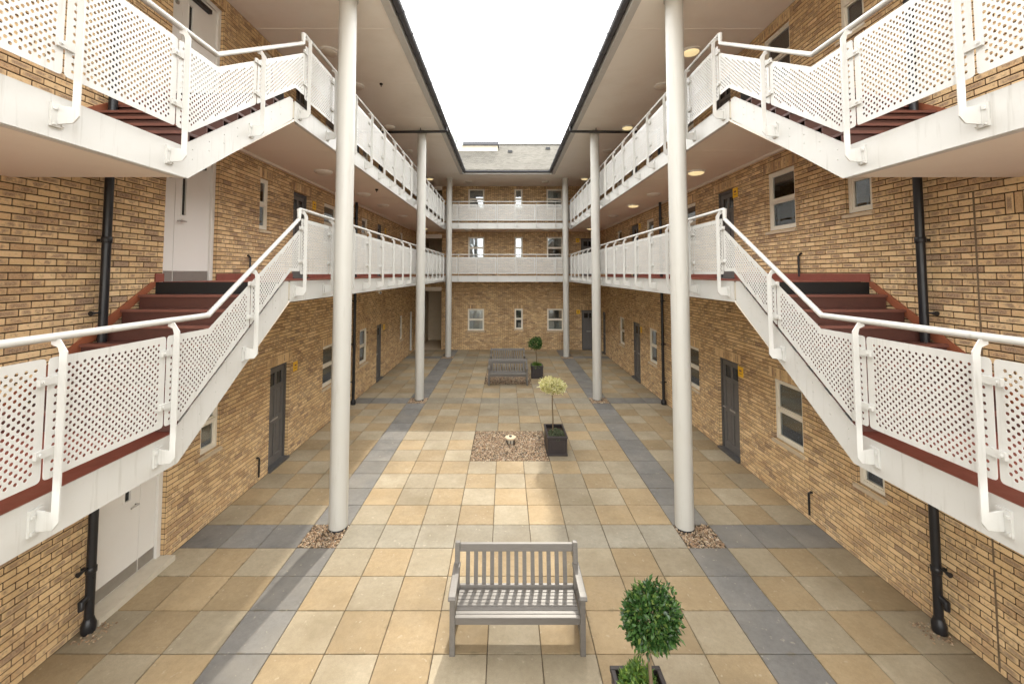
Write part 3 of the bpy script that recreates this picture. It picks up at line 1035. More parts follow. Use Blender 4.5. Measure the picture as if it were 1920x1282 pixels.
# ------------------------------------------------------------------ walkways
def walkway(s, lvl):
    z = DZ[lvl]
    nm = 'left' if s < 0 else 'right'
    w = empty('access_walkway', (s * 4.2, 14, z), '%s cream-edged walkway along the %s brick wing' % ('upper' if lvl else 'lower', nm), 'walkway', 'walkways round the courtyard')
    y0, y1 = ST1, BFY - .001
    MB().box(s * (FX + .012), s * WX, z - FH + .04, z - .02, y0 + .02, y1).obj('deck', M['stone'], w)
    MB().box(s * (FX + .03), s * (WX - .002), z - .0199, z - .006, y0 + .01, y1).obj('floor_coating', M['red'], w)
    MB().box(s * FX, s * (FX + .0119), z - FH, z, y0 + .16, y1).obj('fascia', M['cream'], w)
    MB().box(s * (FX + .0121), s * (FX + .06), z - FH - .004, z - FH + .012, y0 + .3, y1).obj('fascia_flange', M['cream'], w)
    MB().box(s * (FX + .0605), s * WX, z - FH + .016, z - FH + .039, y0 + .02, y1).obj('soffit', M['soffit'], w)
    MB().box(s * (FX + .013), s * (FX + .07), z - .0055, z - .001, y0 + .05, y1).obj('kerb', M['red'], w)
    for k in range(6):
        MB().box(s * (FX + .065), s * (WX - .012), z - FH + .0125, z - FH + .0159, 7.9 + k * 2.4, 7.945 + k * 2.4).obj('soffit_seam', M['soffit'], w)
    MB().box(s * (WX - .075), s * (WX - .013), z - FH - .03, z - FH + .0159, y0 + .4, y1).obj('ceiling_trunking', M['soffit'], w)
    # skirting between the doorways
    fr = FL if s < 0 else FRR
    cuts = [(i[1] - .0, i[2] + .0) for i in (left_items if s < 0 else right_items) if i[0] in 'DE' and abs(i[3] - z) < .05]
    for (a, b) in sub_intervals(y0 - .15, y1, cuts):
        MB().box(a, b, z - .006, z + .11, .0125, .03, fr).obj('skirting', M['red'], w)
    return w
for lvl in (0, 1):
    for s in (-1, 1):
        walkway(s, lvl)
    z = DZ[lvl]
    w = empty('access_walkway', (0, 22.6, z), '%s cream-edged walkway across the end wing' % ('upper' if lvl else 'lower'), 'walkway', 'walkways round the courtyard')
    MB().box(-WX, WX, z - FH + .04, z - .02, BFY + .013, BY).obj('deck', M['stone'], w)
    MB().box(-WX + .002, WX - .002, z - .0199, z - .006, BFY + .03, BY - .002).obj('floor_coating', M['red'], w)
    MB().box(-FX - .011, FX + .011, z - FH, z, BFY, BFY + .0119).obj('fascia', M['cream'], w)
    MB().box(-WX, WX, z - FH + .0165, z - FH + .039, BFY + .0125, BY).obj('soffit', M['soffit'], w)
    MB().box(-FX, FX, z - .0055, z - .001, BFY + .013, BFY + .07).obj('kerb', M['red'], w)

# ------------------------------------------------------------------ perforated railings
PZ0, PZ1, RZT = .10, .95, 1.115      # panel bottom/top and rail top above the fascia
PX, RX, PO0, PO1 = FX - .095, FX - .080, FX - .172, FX - .120
HA, HR = .0278, .0128

def perf_panel(poly, name, hole=True):
    """3 mm sheet, poly in (u, v), staggered round holes clear of a plain border"""
    n = len(poly)
    area = sum(poly[i][0] * poly[(i + 1) % n][1] - poly[(i + 1) % n][0] * poly[i][1] for i in range(n))
    if area < 0:
        poly = poly[::-1]
    def dist(p):
        d = 9
        for i in range(n):
            a, b = poly[i], poly[(i + 1) % n]
            ex, ey = b[0] - a[0], b[1] - a[1]
            l = math.hypot(ex, ey)
            d2 = ((p[0] - a[0]) * -ey + (p[1] - a[1]) * ex) / l
            t = ((p[0] - a[0]) * ex + (p[1] - a[1]) * ey) / l / l
            if -.05 < t < 1.05 or d2 < 0:
                d = min(d, d2) if conv[i] or -.02 < t < 1.02 else d
        return d
    conv = [True] * n
    def inside(p):
        c = False
        for i in range(n):
            a, b = poly[i], poly[(i + 1) % n]
            if (a[1] > p[1]) != (b[1] > p[1]) and p[0] < (b[0] - a[0]) * (p[1] - a[1]) / (b[1] - a[1]) + a[0]:
                c = not c
        return c
    def edge_d(p):
        d = 9
        for i in range(n):
            a, b = Vector(poly[i]), Vector(poly[(i + 1) % n])
            q = Vector(p)
            t = max(0, min(1, (q - a).dot(b - a) / (b - a).length_squared))
            d = min(d, (q - a - (b - a) * t).length)
        return d
    # round the convex corners
    out = []
    for i in range(n):
        a, b, c = Vector(poly[i - 1]), Vector(poly[i]), Vector(poly[(i + 1) % n])
        da, dc = (a - b).normalized(), (c - b).normalized()
        cr = (b - a).x * (c - b).y - (b - a).y * (c - b).x
        if cr > 0 and da.dot(dc) > -.75:
            rr = .03
            for t in (0, .33, .67, 1):
                p = b + da * rr * (1 - t) ** 2 + dc * rr * t ** 2
                out.append(p)
        else:
            out.append(b)
    u0, u1 = min(p[0] for p in poly), max(p[0] for p in poly)
    v0, v1 = min(p[1] for p in poly), max(p[1] for p in poly)
    centres = []
    nu, nv = int((u1 - u0) / HA) + 2, int((v1 - v0) / HA) + 2
    for i in range(nu):
        for j in range(nv):
            if (i + j) % 2:
                continue
            p = (u0 + i * HA, v0 + j * HA)
            if inside(p) and edge_d(p) > .055:
                centres.append(p)
    co = [Vector((p.x, p.y)) for p in out]
    ed = [(i, (i + 1) % len(out)) for i in range(len(out))]
    NH = 8
    loops = []
    for (cx_, cy_) in centres:
        k = len(co)
        loops.append(range(k, k + NH))
        for t in range(NH):
            a = 2 * math.pi * (t + .5) / NH
            co.append(Vector((cx_ + HR * math.cos(a), cy_ + HR * math.sin(a))))
            ed.append((k + t, k + (t + 1) % NH))
    rc, re, rf, ov, oe, of = delaunay_2d_cdt(co, ed, [], 0, 1e-6)
    back_map = {}
    for i, srcs in enumerate(ov):
        for sidx in srcs:
            back_map[sidx] = i
    cs = set((round(c[0], 4), round(c[1], 4)) for c in centres)
    keep = []
    outp = [(p.x, p.y) for p in out]
    def inside2(p):
        c = False
        for i in range(len(outp)):
            a, b = outp[i], outp[(i + 1) % len(outp)]
            if (a[1] > p[1]) != (b[1] > p[1]) and p[0] < (b[0] - a[0]) * (p[1] - a[1]) / (b[1] - a[1]) + a[0]:
                c = not c
        return c
    for f in rf:
        gx = sum(rc[i].x for i in f) / len(f)
        gy = sum(rc[i].y for i in f) / len(f)
        i, j = round((gx - u0) / HA), round((gy - v0) / HA)
        hit = False
        for (a, b2) in ((i, j), (i + 1, j), (i - 1, j), (i, j + 1), (i, j - 1)):
            if (a + b2) % 2 == 0:
                c = (u0 + a * HA, v0 + b2 * HA)
                if (round(c[0], 4), round(c[1], 4)) in cs and math.hypot(gx - c[0], gy - c[1]) < HR * .93:
                    hit = True
                    break
        if not hit and inside2((gx, gy)):
            keep.append(f)
    T = .002
    N = len(rc)
    verts = [(-T, p.x, p.y) for p in rc] + [(T, p.x, p.y) for p in rc]
    faces = [tuple(f) for f in keep] + [tuple(N + i for i in f[::-1]) for f in keep]
    rims = [list(range(len(out)))] + [list(l) for l in loops]
    for l in rims:
        m = len(l)
        for i in range(m):
            a, b = back_map[l[i]], back_map[l[(i + 1) % m]]
            faces.append((a, b, N + b, N + a))
    me = bpy.data.meshes.new(name)
    me.from_pydata(verts, [], faces)
    me.materials.append(M['cream'])
    bm = bmesh.new()
    bm.from_mesh(me)
    bmesh.ops.recalc_face_normals(bm, faces=bm.faces[:])
    bm.to_mesh(me)
    bm.free()
    return me

def post_mesh(s, low, top=None):
    """flat bar on edge, foot bent back to the fascia, cranked head under the rail. local origin: x = 0 plane, z = fascia top under it"""
    mb = MB()
    T = (top or RZT) - .045
    poly = [(PO0, -.165), (PO0, T - .085), (PO0 + .055, T), (RX + .02, T), (RX + .02, T - .035), (PO1 + .012, T - .055), (PO1, T - .10), (PO1, -.10 + low), (FX - .02, -.085 + low), (FX - .02, -.225), (PO0 + .04, -.215)]
    mb.prism([(s * x, z) for (x, z) in poly], 'y', -.0055, .0055)
    mb.prism([(s * x, z) for (x, z) in ((FX - .0195, -.245), (FX - .0012, -.245), (FX - .0012, -.07), (FX - .0195, -.07))], 'y', -.045, .045)
    for (dy, z) in ((-.028, -.115), (.028, -.115), (-.028, -.225), (.028, -.225)):
        mb.box(s * (FX - .032), s * (FX - .0196), z - .01, z + .01, dy - .01, dy + .01)
    return mb.mesh('post', M['cream'])

def clamp_mesh(s):
    mb = MB()
    mb.box(s * PO1, s * (PX - .0025), -.026, .026, -.118, .0065)
    mb.tube([(s * (PO1 - .004), -.095, 0), (s * (PO1 - .012), -.095, 0)], .011, 6)
    mb.tube([(s * (PO1 - .001), -.095, 0), (s * (PO1 - .004), -.095, 0)], .016, 10)
    return mb.mesh('clamp', M['cream'], False)

PM = {s: post_mesh(s, 0) for s in (-1, 1)}
CM = {s: clamp_mesh(s) for s in (-1, 1)}
PITCH = 1.028
JO = .055          # panel joints sit just before each post
std_panel = perf_panel([(.008, PZ0), (PITCH - .008, PZ0), (PITCH - .008, PZ1), (.008, PZ1)], 'perforated_panel')

def add_post(parent, s, y, z, clamp=True):
    o = link('post', PM[s], parent, (0, y, z))
    if clamp:
        for h in (.30, .80):
            link('clamp', CM[s], o, (0, 0, h))
    return o

POSTS = [6.45 + PITCH * k for k in range(15)]
for lvl in (0, 1):
    for s in (-1, 1):
        z = DZ[lvl]
        nm = 'left' if s < 0 else 'right'
        r = empty('railing', (s * RX, 14, z), 'long cream perforated railing on the %s %s walkway' % ('upper' if lvl else 'lower', nm), 'railing', 'perforated cream railings')
        for y in POSTS:
            add_post(r, s, y, z)
            if y + PITCH - JO < BFY + .1 or y == POSTS[-2]:
                link('perforated_panel', std_panel, r, (s * PX, y - JO, z - .03 * lvl))
        ye = BFY - .1
        pe = perf_panel([(.008, PZ0), (ye - POSTS[-1] + JO, PZ0), (ye - POSTS[-1] + JO, PZ1), (.008, PZ1)], 'perforated_panel')
        if POSTS[-1] + PITCH - JO >= BFY + .1:
            link('perforated_panel', pe, r, (s * PX, POSTS[-1] - JO, z))
        yr = 6.36
        MB().tube([(s * RX, yr, z + RZT - .20), (s * RX, yr, z + RZT - .032), (s * RX, yr + .03, z + RZT - .026), (s * RX, BFY - .1, z + RZT - .026)], .026, 14).obj('handrail', M['cream'], r)
    r = empty('railing', (0, BFY, DZ[lvl]), 'cream perforated railing across the far end, %s walkway' % ('upper' if lvl else 'lower'), 'railing', 'perforated cream railings')
    pw = perf_panel([(.008, PZ0), (.992, PZ0), (.992, PZ1), (.008, PZ1)], 'perforated_panel')
    bp = MB()
    T = RZT - .045
    offy = BFY - FX
    poly = [(PO0, -.165), (PO0, T - .085), (PO0 + .055, T), (RX + .02, T), (RX + .02, T - .035), (PO1 + .012, T - .055), (PO1, T - .10), (PO1, -.125), (FX - .002, -.125), (FX - .002, -.215), (PO0 + .035, -.215)]
    bpm = MB().prism([(offy + a, b) for (a, b) in poly], 'x', -.007, .007).mesh('post', M['cream'])
    for k in range(6):
        x = -2.5 + k
        link('post', bpm, r, (x, 0, DZ[lvl]))
        if k < 5:
            link('perforated_panel', pw, r, (x - .05, BFY - .095, DZ[lvl]), -math.pi / 2)
    for (xa, xb) in ((-3.19, -2.55), (2.45, 3.19)):
        pe = perf_panel([(.004, PZ0), (xb - xa - .004, PZ0), (xb - xa - .004, PZ1), (.004, PZ1)], 'perforated_panel')
        link('perforated_panel', pe, r, (xa, BFY - .095, DZ[lvl]), -math.pi / 2)
    MB().tube([(-3.2, BFY - .080, DZ[lvl] + RZT - .026), (3.2, BFY - .080, DZ[lvl] + RZT - .026)], .026, 12).obj('handrail', M['cream'], r)

# ------------------------------------------------------------------ staircases with landings and their railings
def staircase(s, lvl):
    zl, zd = LZ[lvl], DZ[lvl]
    nm = 'left' if s < 0 else 'right'
    st = empty('staircase', (s * 4.2, ST0, zl), '%s %s flight with dark red steps and white stringer, meeting its landing' % ('upper' if lvl else 'lower', nm), 'staircase', 'flights beside the brick wings')
    # fascia, kinked stringer and landing edge in one plate
    sl = (zd - zl) / (ST1 - ST0)
    dz = FH * math.sqrt(1 + sl * sl)
    kb = lambda y, zz: (y, zz)
    # lower edge: parallel bands meet where their offsets cross
    yb0 = ST0 + (dz - FH) / sl
    yb1 = ST1 + (dz - FH) / sl
    poly = [(.35, zl), (ST0, zl), (ST1, zd), (ST1 + .16, zd), (ST1 + .16, zd - FH)] if yb1 > ST1 + .16 else None
    top = [(.35, zl), (ST0, zl), (ST1, zd), (yb1 + .001, zd)]
    bot = [(yb1 + .001, zd - FH), (yb0, zl - FH), (.35, zl - FH)]
    MB().prism(top + bot, 'x', s * (FX - .001), s * (FX + .011)).obj('stringer', M['cream'], st)
    # bolts along the stringer
    bo = MB()
    for k in range(8):
        y = ST0 + .15 + k * .235
        for o_ in (.10, .20):
            zz = zl + (y - ST0) * sl - o_
            bo.lathe([(.009, 0), (.008, .004), (.003, .006)], (0, 0, 0), 8)
            n8 = 24
            for v in bo.v[-24:]:
                a = v.copy()
                v.x, v.y, v.z = s * (FX - .001 - a.z), y + a.x, zz + a.y
    tag(bo.obj('stringer_bolts', M['cream'], st), kind='stuff')
    n = 8
    rise, go = (zd - zl) / n, (ST1 - ST0) / n
    for k in range(n):
        y = ST0 + .10 + k * go
        z0 = zl + k * rise
        last = k == n - 1
        if not last:
            tr = MB().box(s * (FX + .012), s * (WX - .035), z0 + rise - .03, z0 + rise, y - .025, y + go + .02)
            t = tr.obj('tread', M['step'], st)
            MB().box(s * (FX + .013), s * (WX - .036), z0 + rise - .028, z0 + rise + .003, y - .03, y + .025).obj('nosing', M['nosing'], t)
        MB().box(s * (FX + .012), s * (WX - .035), z0 - .01, z0 + rise - .031 + (.02 if last else 0), y, y + .012).obj('riser', M['black'] if last else M['step'], st)
    MB().prism([(ST0 + .06, zl - .02), (ST1 + .0, zd - .035), (ST1 + .0, zd - .16), (ST0 + .06, zl - .145)], 'x', s * (FX + .0121), s * (FX + .03)).obj('edge_capping', M['step'], st)
    # wall string
    h = .12
    MB().prism([(ST0 - .1, zl), (ST0 + .02, zl), (ST1 - .1, zd - .03), (ST1 - .1, zd - .006), (ST1 - .2, zd - .006), (ST0 - .12, zl + h)], 'x', s * (WX - .034), s * (WX - .0115)).obj('wall_string', M['string'], st)
    # soffit under the flight and the landing
    MB().prism([(yb1 + .1, zd - FH + .012), (yb0, zl - FH + .012), (.35, zl - FH + .012), (.35, zl - FH + .04), (yb0 - .01, zl - FH + .04), (yb1 + .09, zd - FH + .04)], 'x', s * (FX + .012), s * WX).obj('soffit', M['soffit'], st)
    MB().box(s * (FX + .012), s * (FX + .07), zl - FH - .006, zl - FH + .011, .35, yb0 - .02).obj('soffit_lip', M['cream'], st)
    MB().box(s * (FX + .012), s * WX, zl - FH + .041, zl - .02, .35, ST0 - .01).obj('landing_slab', M['stone'], st)
    MB().box(s * (FX + .03), s * (WX - .001), zl - .0199, zl - .006, .35, ST0 + .09).obj('landing_floor', M['red'], st)
    MB().box(s * (FX + .013), s * (FX + .07), zl - .0055, zl - .001, .35, ST0 + .02).obj('kerb', M['red'], st)

    # railing
    r = empty('railing', (s * RX, ST0, zl), 'kinked cream perforated railing of the %s %s flight and landing' % ('upper' if lvl else 'lower', nm), 'railing', 'perforated cream railings')
    PZ0 = .145 if lvl == 0 else .12
    zt = lambda y: zl if y < ST0 else zl + (y - ST0) * sl if y < ST1 else zd
    RK = 4.46
    rl, rd = zl + 1.13, zd + RZT - .17
    rail = lambda y: rl if y < RK else rl + (y - RK) * (rd - rl) / (6.36 - RK)
    ps = [1.0, 1.96, 2.955, 3.965, 5.225]
    for y in ps:
        zz = zt(y)
        if y > ST0:
            # on the flight the bar is bolted lower down on the stringer
            o = link('post', post_mesh(s, 0, rail(y) - zz + .06), r, (0, y, zz - .06))
        else:
            o = link('post', PM[s], r, (0, y, rail(y) - RZT))
        for h in ((.30, .70) if y > ST0 else (.32, .80)):
            link('clamp', CM[s], o, (0, 0, h))
    JS = [y - JO for y in ps] + [6.45 - JO]
    g = .008
    pb = lambda y: zt(y) + (PZ0 if y <= ST0 or y >= ST1 else PZ0)
    pt = lambda y: rail(y) - .165
    mid = perf_panel([(JS[2] + g, zl + PZ0), (JS[3] - g, zl + PZ0), (JS[3] - g, pt(3)), (JS[2] + g, pt(3))], 'perforated_panel')
    for k in (0, 1, 2):
        L = JS[k + 1] - JS[k]
        if k == 2:
            link('perforated_panel', mid, r, (s * PX, 0, 0))
        else:
            pm = perf_panel([(JS[k] + g, zl + PZ0), (JS[k + 1] - g, zl + PZ0), (JS[k + 1] - g, pt(3)), (JS[k] + g, pt(3))], 'perforated_panel')
            link('perforated_panel', pm, r, (s * PX, 0, 0))
    yk = ST0 - .03
    base = lambda y: zl + PZ0 + max(0, (y - yk)) * sl
    pm = perf_panel([(JS[3] + g, zl + PZ0), (yk, zl + PZ0), (JS[4] - g, base(JS[4] - g)), (JS[4] - g, pt(JS[4] - g)), (RK, pt(RK)), (JS[3] + g, pt(3))], 'perforated_panel')
    link('perforated_panel', pm, r, (s * PX, 0, 0))
    ye = yk + (zd - zl) / sl
    pm = perf_panel([(JS[4] + g, base(JS[4] + g)), (ye, zd + PZ0), (JS[5] - g, zd + PZ0), (JS[5] - g, pt(JS[5] - g)), (JS[4] + g, pt(JS[4] + g))] if ye < JS[5] - g - .02 else
                    [(JS[4] + g, base(JS[4] + g)), (JS[5] - g, base(JS[5] - g)), (JS[5] - g, pt(JS[5] - g)), (JS[4] + g, pt(JS[4] + g))], 'perforated_panel')
    link('perforated_panel', pm, r, (s * PX, 0, 0))
    MB().tube([(s * RX, .4, rl - .028), (s * RX, RK, rl - .028), (s * RX, 6.335, rd - .028)], .028, 16).obj('handrail', M['cream'], r)
    return st
for lvl in (0, 1):
    for s in (-1, 1):
        staircase(s, lvl)
# cross landings that join both sides behind the camera
for lvl in (0, 1):
    b = empty('cross_landing', (0, -.4, LZ[lvl]), '%s cross landing joining the two sides at the near end' % ('upper' if lvl else 'lower'), 'landing')
    MB().box(-WX, WX, LZ[lvl] - FH, LZ[lvl] - .03, -1.4, .349).obj('slab', M['stone'], b)
    MB().box(-WX, WX, LZ[lvl] - .029, LZ[lvl] - .006, -1.4, .349).obj('floor_coating', M['red'], b)

# ------------------------------------------------------------------ ceiling lights, sprinklers, camera, dish, signs
lamp_base = MB().lathe([(.20, 0), (.20, -.03), (.185, -.042), (.172, -.042)], (0, 0, 0), 28).mesh('base', M['white'])
dome = [(.171, -.036)] + [(.171 * math.cos(t), -.040 - .055 * math.sin(t)) for t in [math.pi / 2 * k / 6 for k in range(1, 6)]] + [(.012, -.096)]
lamp_on = MB().lathe(dome, (0, 0, 0), 28).mesh('diffuser', M['lamp_on'])
lamp_off = MB().lathe(dome, (0, 0, 0), 28).mesh('diffuser', M['lamp_off'])
ORD = ('first', 'second', 'third', 'fourth', 'fifth')
def ceiling_light(x, y, z, lit, label):
    e = empty('ceiling_light', (x, y, z), label, 'light', 'round ceiling lights')
    link('base', lamp_base, e, local=True)
    link('diffuser', lamp_on if lit else lamp_off, e, local=True)
for s, nm in ((-1, 'left'), (1, 'right')):
    for k, y in enumerate((9.03, 10.75, 13.85, 16.55, 21.45)):
        lit = (k % 2 == 0) if s > 0 else k == 4
        ceiling_light(s * 3.98, y, SOF - .0005, lit, '%s round light on the roof soffit, %s side, %s from the near end' % ('glowing' if lit else 'unlit', nm, ORD[k]))
    for k, y in enumerate((9.52, 12.25, 14.25, 16.9, 21.55)):
        lit = (k % 2 == 0) if s > 0 else k == 4
        ceiling_light(s * 4.26, y, DZ[1] - FH + .0155, lit, '%s round light under the upper walkway, %s side, %s from the near end' % ('glowing' if lit else 'unlit', nm, ORD[k]))
    for z, t in ((SOF - .0005, 'roof soffit'), (DZ[1] - FH + .016, 'upper end walkway')):
        ceiling_light(s * 2.05, 22.2, z, False, 'unlit round light under the %s of the end wing, %s one' % (t, nm))
def detector(x, y, z, label):
    e = empty('smoke_detector', (x, y, z), label, 'detector')
    MB().lathe([(.04, 0), (.045, -.02), (.03, -.045), (.02, -.05)], (x, y, z), 14).obj('body', M['pipe'], e)
    MB().lathe([(.012, -.05), (.012, -.085), (.005, -.09)], (x, y, z), 10).obj('tip', M['pipe'], e)
detector(-3.3, 10.63, SOF - .0005, 'small black detector hanging from the left roof soffit')
detector(-3.66, 11.56, DZ[1] - FH + .0155, 'small black detector under the upper left walkway')

e = empty('security_camera', (-3.75, 12.2, DZ[0] - FH + .016), 'small white security camera under the lower left walkway', 'camera')
MB().box(-3.78, -3.72, DZ[0] - FH - .07, DZ[0] - FH + .0155, 12.17, 12.23).obj('mount', M['white'], e)
MB().tube([(-3.82, 12.33, DZ[0] - FH - .085), (-3.66, 12.06, DZ[0] - FH - .12)], .04, 12).obj('housing', M['white'], e)
MB().tube([(-3.661, 12.061, DZ[0] - FH - .1195), (-3.655, 12.05, DZ[0] - FH - .121)], .025, 12).obj('lens', M['darkglass'], e)

e = empty('satellite_dish', (-2.7, 19.4, RZ + .2), 'weathered grey satellite dish above the left gutter', 'satellite dish')
ds = MB()
N = 24
ax = Vector((.35, -.93, .15)).normalized()
ua = ax.orthogonal().normalized()
ub = ax.cross(ua)
cc = Vector((-2.48, 19.4, 10.30))
rows = []
for i in range(5):
    rr = .40 * i / 4
    for j in range(N):
        t = 2 * math.pi * j / N
        ds.v.append(cc + (ua * math.cos(t) + ub * math.sin(t)) * rr + ax * (.09 * (i / 4) ** 2))
for i in range(4):
    for j in range(N):
        j2 = (j + 1) % N
        ds.f.append((i * N + j, i * N + j2, (i + 1) * N + j2, (i + 1) * N + j))
do = ds.obj('reflector', M['dish'], e, True)
md = do.modifiers.new('thick', 'SOLIDIFY')
md.thickness = .012
MB().tube([cc - ax * .01, cc - ax * .15, cc - ax * .15 + Vector((-.1, 0, -.9))], .022, 10).obj('mast', M['gutter'], e)
MB().tube([cc + Vector((0, 0, -.36)) + ax * .05, cc + ax * .45 + Vector((0, 0, -.12))], .012, 8).obj('feed_arm', M['dish'], e)
MB().tube([cc + ax * .40 + Vector((0, 0, -.12)), cc + ax * .50 + Vector((0, 0, -.10))], .03, 10).obj('receiver', M['dish'], e)

def sign(fr, u, v, label, w=.20, h=.22):
    e = empty('sign', fr(u, v, .012), label, 'sign', 'yellow signs beside the doors')
    me = bevelled(MB().box(u - w / 2, u + w / 2, v - h / 2, v + h / 2, .0125, .022, fr).mesh('plate', M['yellow']), .003)
    link('plate', me, e)
    MB().box(u - w * .30, u + w * .30, v - h * .22, v - h * .17, .0221, .0226, fr).obj('print', M['black'], e)
    MB().box(u - w * .22, u + w * .22, v + h * .02, v + h * .20, .0221, .0226, fr).obj('print', M['nosing'], e)
sign(FL, 10.12, 2.0, 'yellow sign by the nearest grey ground-floor door on the left')
sign(FRR, 9.40, 2.03, 'yellow sign by the nearest grey ground-floor door on the right')
sign(FL, 10.92, D1 + 1.88, 'yellow sign by the nearest grey door on the left lower walkway')
sign(FRR, 9.42, D1 + 1.93, 'yellow sign by the nearest grey door on the right lower walkway')
sign(FL, 17.45, D1 + 1.88, 'yellow sign by the second grey door on the left lower walkway')
sign(FRR, 16.2, D1 + 1.93, 'yellow sign by the second grey door on the right lower walkway')
sign(FRR, 16.2, 2.05, 'yellow sign by the second grey ground-floor door on the right')
sign(FL, 17.45, 2.0, 'yellow sign by the second grey ground-floor door on the left')
sign(FB, 3.93, 2.08, 'yellow sign beside the grey door of the end wing, ground floor')
sign(FB, 3.93, D1 + 1.95, 'yellow sign beside the grey door of the end wing, lower walkway')

# ------------------------------------------------------------------ benches
def make_bench():
    root = empty('garden_bench', (0, 0, 0))
    W, D = 1.50, .46
    hx = W / 2 - .03
    def part(name, mb, bev=.006):
        me = mb.mesh(name, M['wood'])
        if bev:
            bevelled(me, bev, 2)
        return link(name, me, root, local=True)
    for s in (-1, 1):
        part('leg', MB().box(s * hx - .03, s * hx + .03, 0, .62, 0, .06))
        # rear leg and back post in one raked piece
        part('leg', MB().prism([(D - .03, 0), (D + .03, 0), (D + .035, .42), (D + .10, .90), (D + .045, .90), (D - .025, .42)], 'x', s * hx - .03, s * hx + .03))
        # arm: swells to a rounded front
        part('armrest', MB().prism([(-.06, .635), (-.05, .615), (.0, .6205), (D + .03, .6405), (D + .05, .675), (.02, .665), (-.04, .66)], 'x', s * hx - .042, s * hx + .042), .008)
        part('side_rail', MB().box(s * hx - .02, s * hx + .02, .32, .40, .061, D - .029))
        part('stretcher', MB().box(s * hx - .02, s * hx + .02, .12, .17, .061, D - .031))
    part('front_rail', MB().box(-hx + .031, hx - .031, .33, .405, .008, .04))
    part('rear_rail', MB().box(-hx + .031, hx - .031, .33, .40, D - .02, D + .015))
    for k in range(8):
        y = -.024 + k * .0585
        z = .432 - .004 * k
        part('seat_slat', MB().box(-hx + .031, hx - .031, z - .02, z, y, y + .050), .005)
    # back: top rail, lower rail, upright slats following the rake
    f = lambda z: D + .005 + (z - .42) * .135
    part('top_rail', MB().prism([(f(.80) - .02, .80), (f(.80) + .022, .80), (f(.885) + .022, .885), (f(.885) - .02, .885)], 'x', -hx + .031, hx - .031))
    part('lower_rail', MB().prism([(f(.40) - .016, .40), (f(.40) + .02, .40), (f(.44) + .02, .44), (f(.44) - .016, .44)], 'x', -hx + .031, hx - .031))
    for k in range(13):
        x = -hx + .031 + (2 * hx - .062) * (k + 1) / 14
        part('back_slat', MB().prism([(f(.441) - .009, .441), (f(.441) + .009, .441), (f(.799) + .009, .799), (f(.799) - .009, .799)], 'x', x - .0245, x + .0245), .003)
    return root
def copy_tree(o, parent=None):
    c = o.copy()
    COL.objects.link(c)
    c.parent = parent
    for ch in o.children:
        copy_tree(ch, c)
    return c
bench = make_bench()
spots = [((.035, 4.83, 0), 'weathered grey-brown slatted bench in the foreground, sunlight on its seat'),
         ((.0, 16.0, 0), 'weathered slatted bench in front of the far pebble bed, nearer of the two far benches'),
         ((.0, 18.35, 0), 'weathered slatted bench behind the far pebble bed, close to the end wing')]
for k, (p, lb) in enumerate(spots):
    o = bench if k == 0 else copy_tree(bench)
    o.location = p
    tag(o, lb, 'bench', 'wooden garden benches')

# ------------------------------------------------------------------ planters, clipped trees and underplanting
def planter(x, y, w, d, h, label):
    e = empty('planter', (x, y, 0), label, 'planter', 'dark square planters')
    t = .035
    b = .03
    mb = MB()
    # tapered panels
    def wall4(x0, x1, y0, y1, z0, z1, sh):
        return [(x0, y0, z0), (x1, y0, z0), (x1, y1, z0), (x0, y1, z0), (x0 - sh, y0 - sh, z1), (x1 + sh, y0 - sh, z1), (x1 + sh, y1 + sh, z1), (x0 - sh, y1 + sh, z1)]
    x0, x1, y0, y1 = x - w / 2 + .02, x + w / 2 - .02, y - d / 2 + .02, y + d / 2 - .02
    mb.v = [Vector(v) for v in wall4(x0, x1, y0, y1, .03, h - .03, .008)]
    mb.f = [(0, 1, 5, 4), (1, 2, 6, 5), (2, 3, 7, 6), (3, 0, 4, 7), (3, 2, 1, 0)]
    mb.obj('body', M['planter'], e)
    for (a0, a1, b0, b1) in ((x - w / 2, x + w / 2, y - d / 2, y - d / 2 + t + .01), (x - w / 2, x + w / 2, y + d / 2 - t - .01, y + d / 2), (x - w / 2, x - w / 2 + t + .01, y - d / 2 + t + .011, y + d / 2 - t - .011), (x + w / 2 - t - .01, x + w / 2, y - d / 2 + t + .011, y + d / 2 - t - .011)):
        link('rim', bevelled(MB().box(a0, a1, h - .045, h, b0, b1).mesh('rim', M['planter']), .006), e)
    link('plinth', bevelled(MB().box(x - w / 2 + .004, x + w / 2 - .004, 0, .045, y - d / 2 + .004, y + d / 2 - .004).mesh('plinth', M['planter']), .006), e)
    for (fy, sgn) in ((y0, -1), (y1, 1)):
        fm = MB()
        for (a0, a1, c0, c1) in ((x0 + .05, x1 - .05, .09, .105), (x0 + .05, x1 - .05, h - .105, h - .09), (x0 + .05, x0 + .065, .1051, h - .1051), (x1 - .065, x1 - .05, .1051, h - .1051)):
            fm.box(a0, a1, c0, c1, fy + sgn * .001, fy + sgn * .018)
        fm.obj('panel_moulding', M['planter'], e)
    MB().box(x0 + .002, x1 - .002, h - .14, h - .09, y0 + .002, y1 - .002).obj('soil', M['soil'], e)
    return e

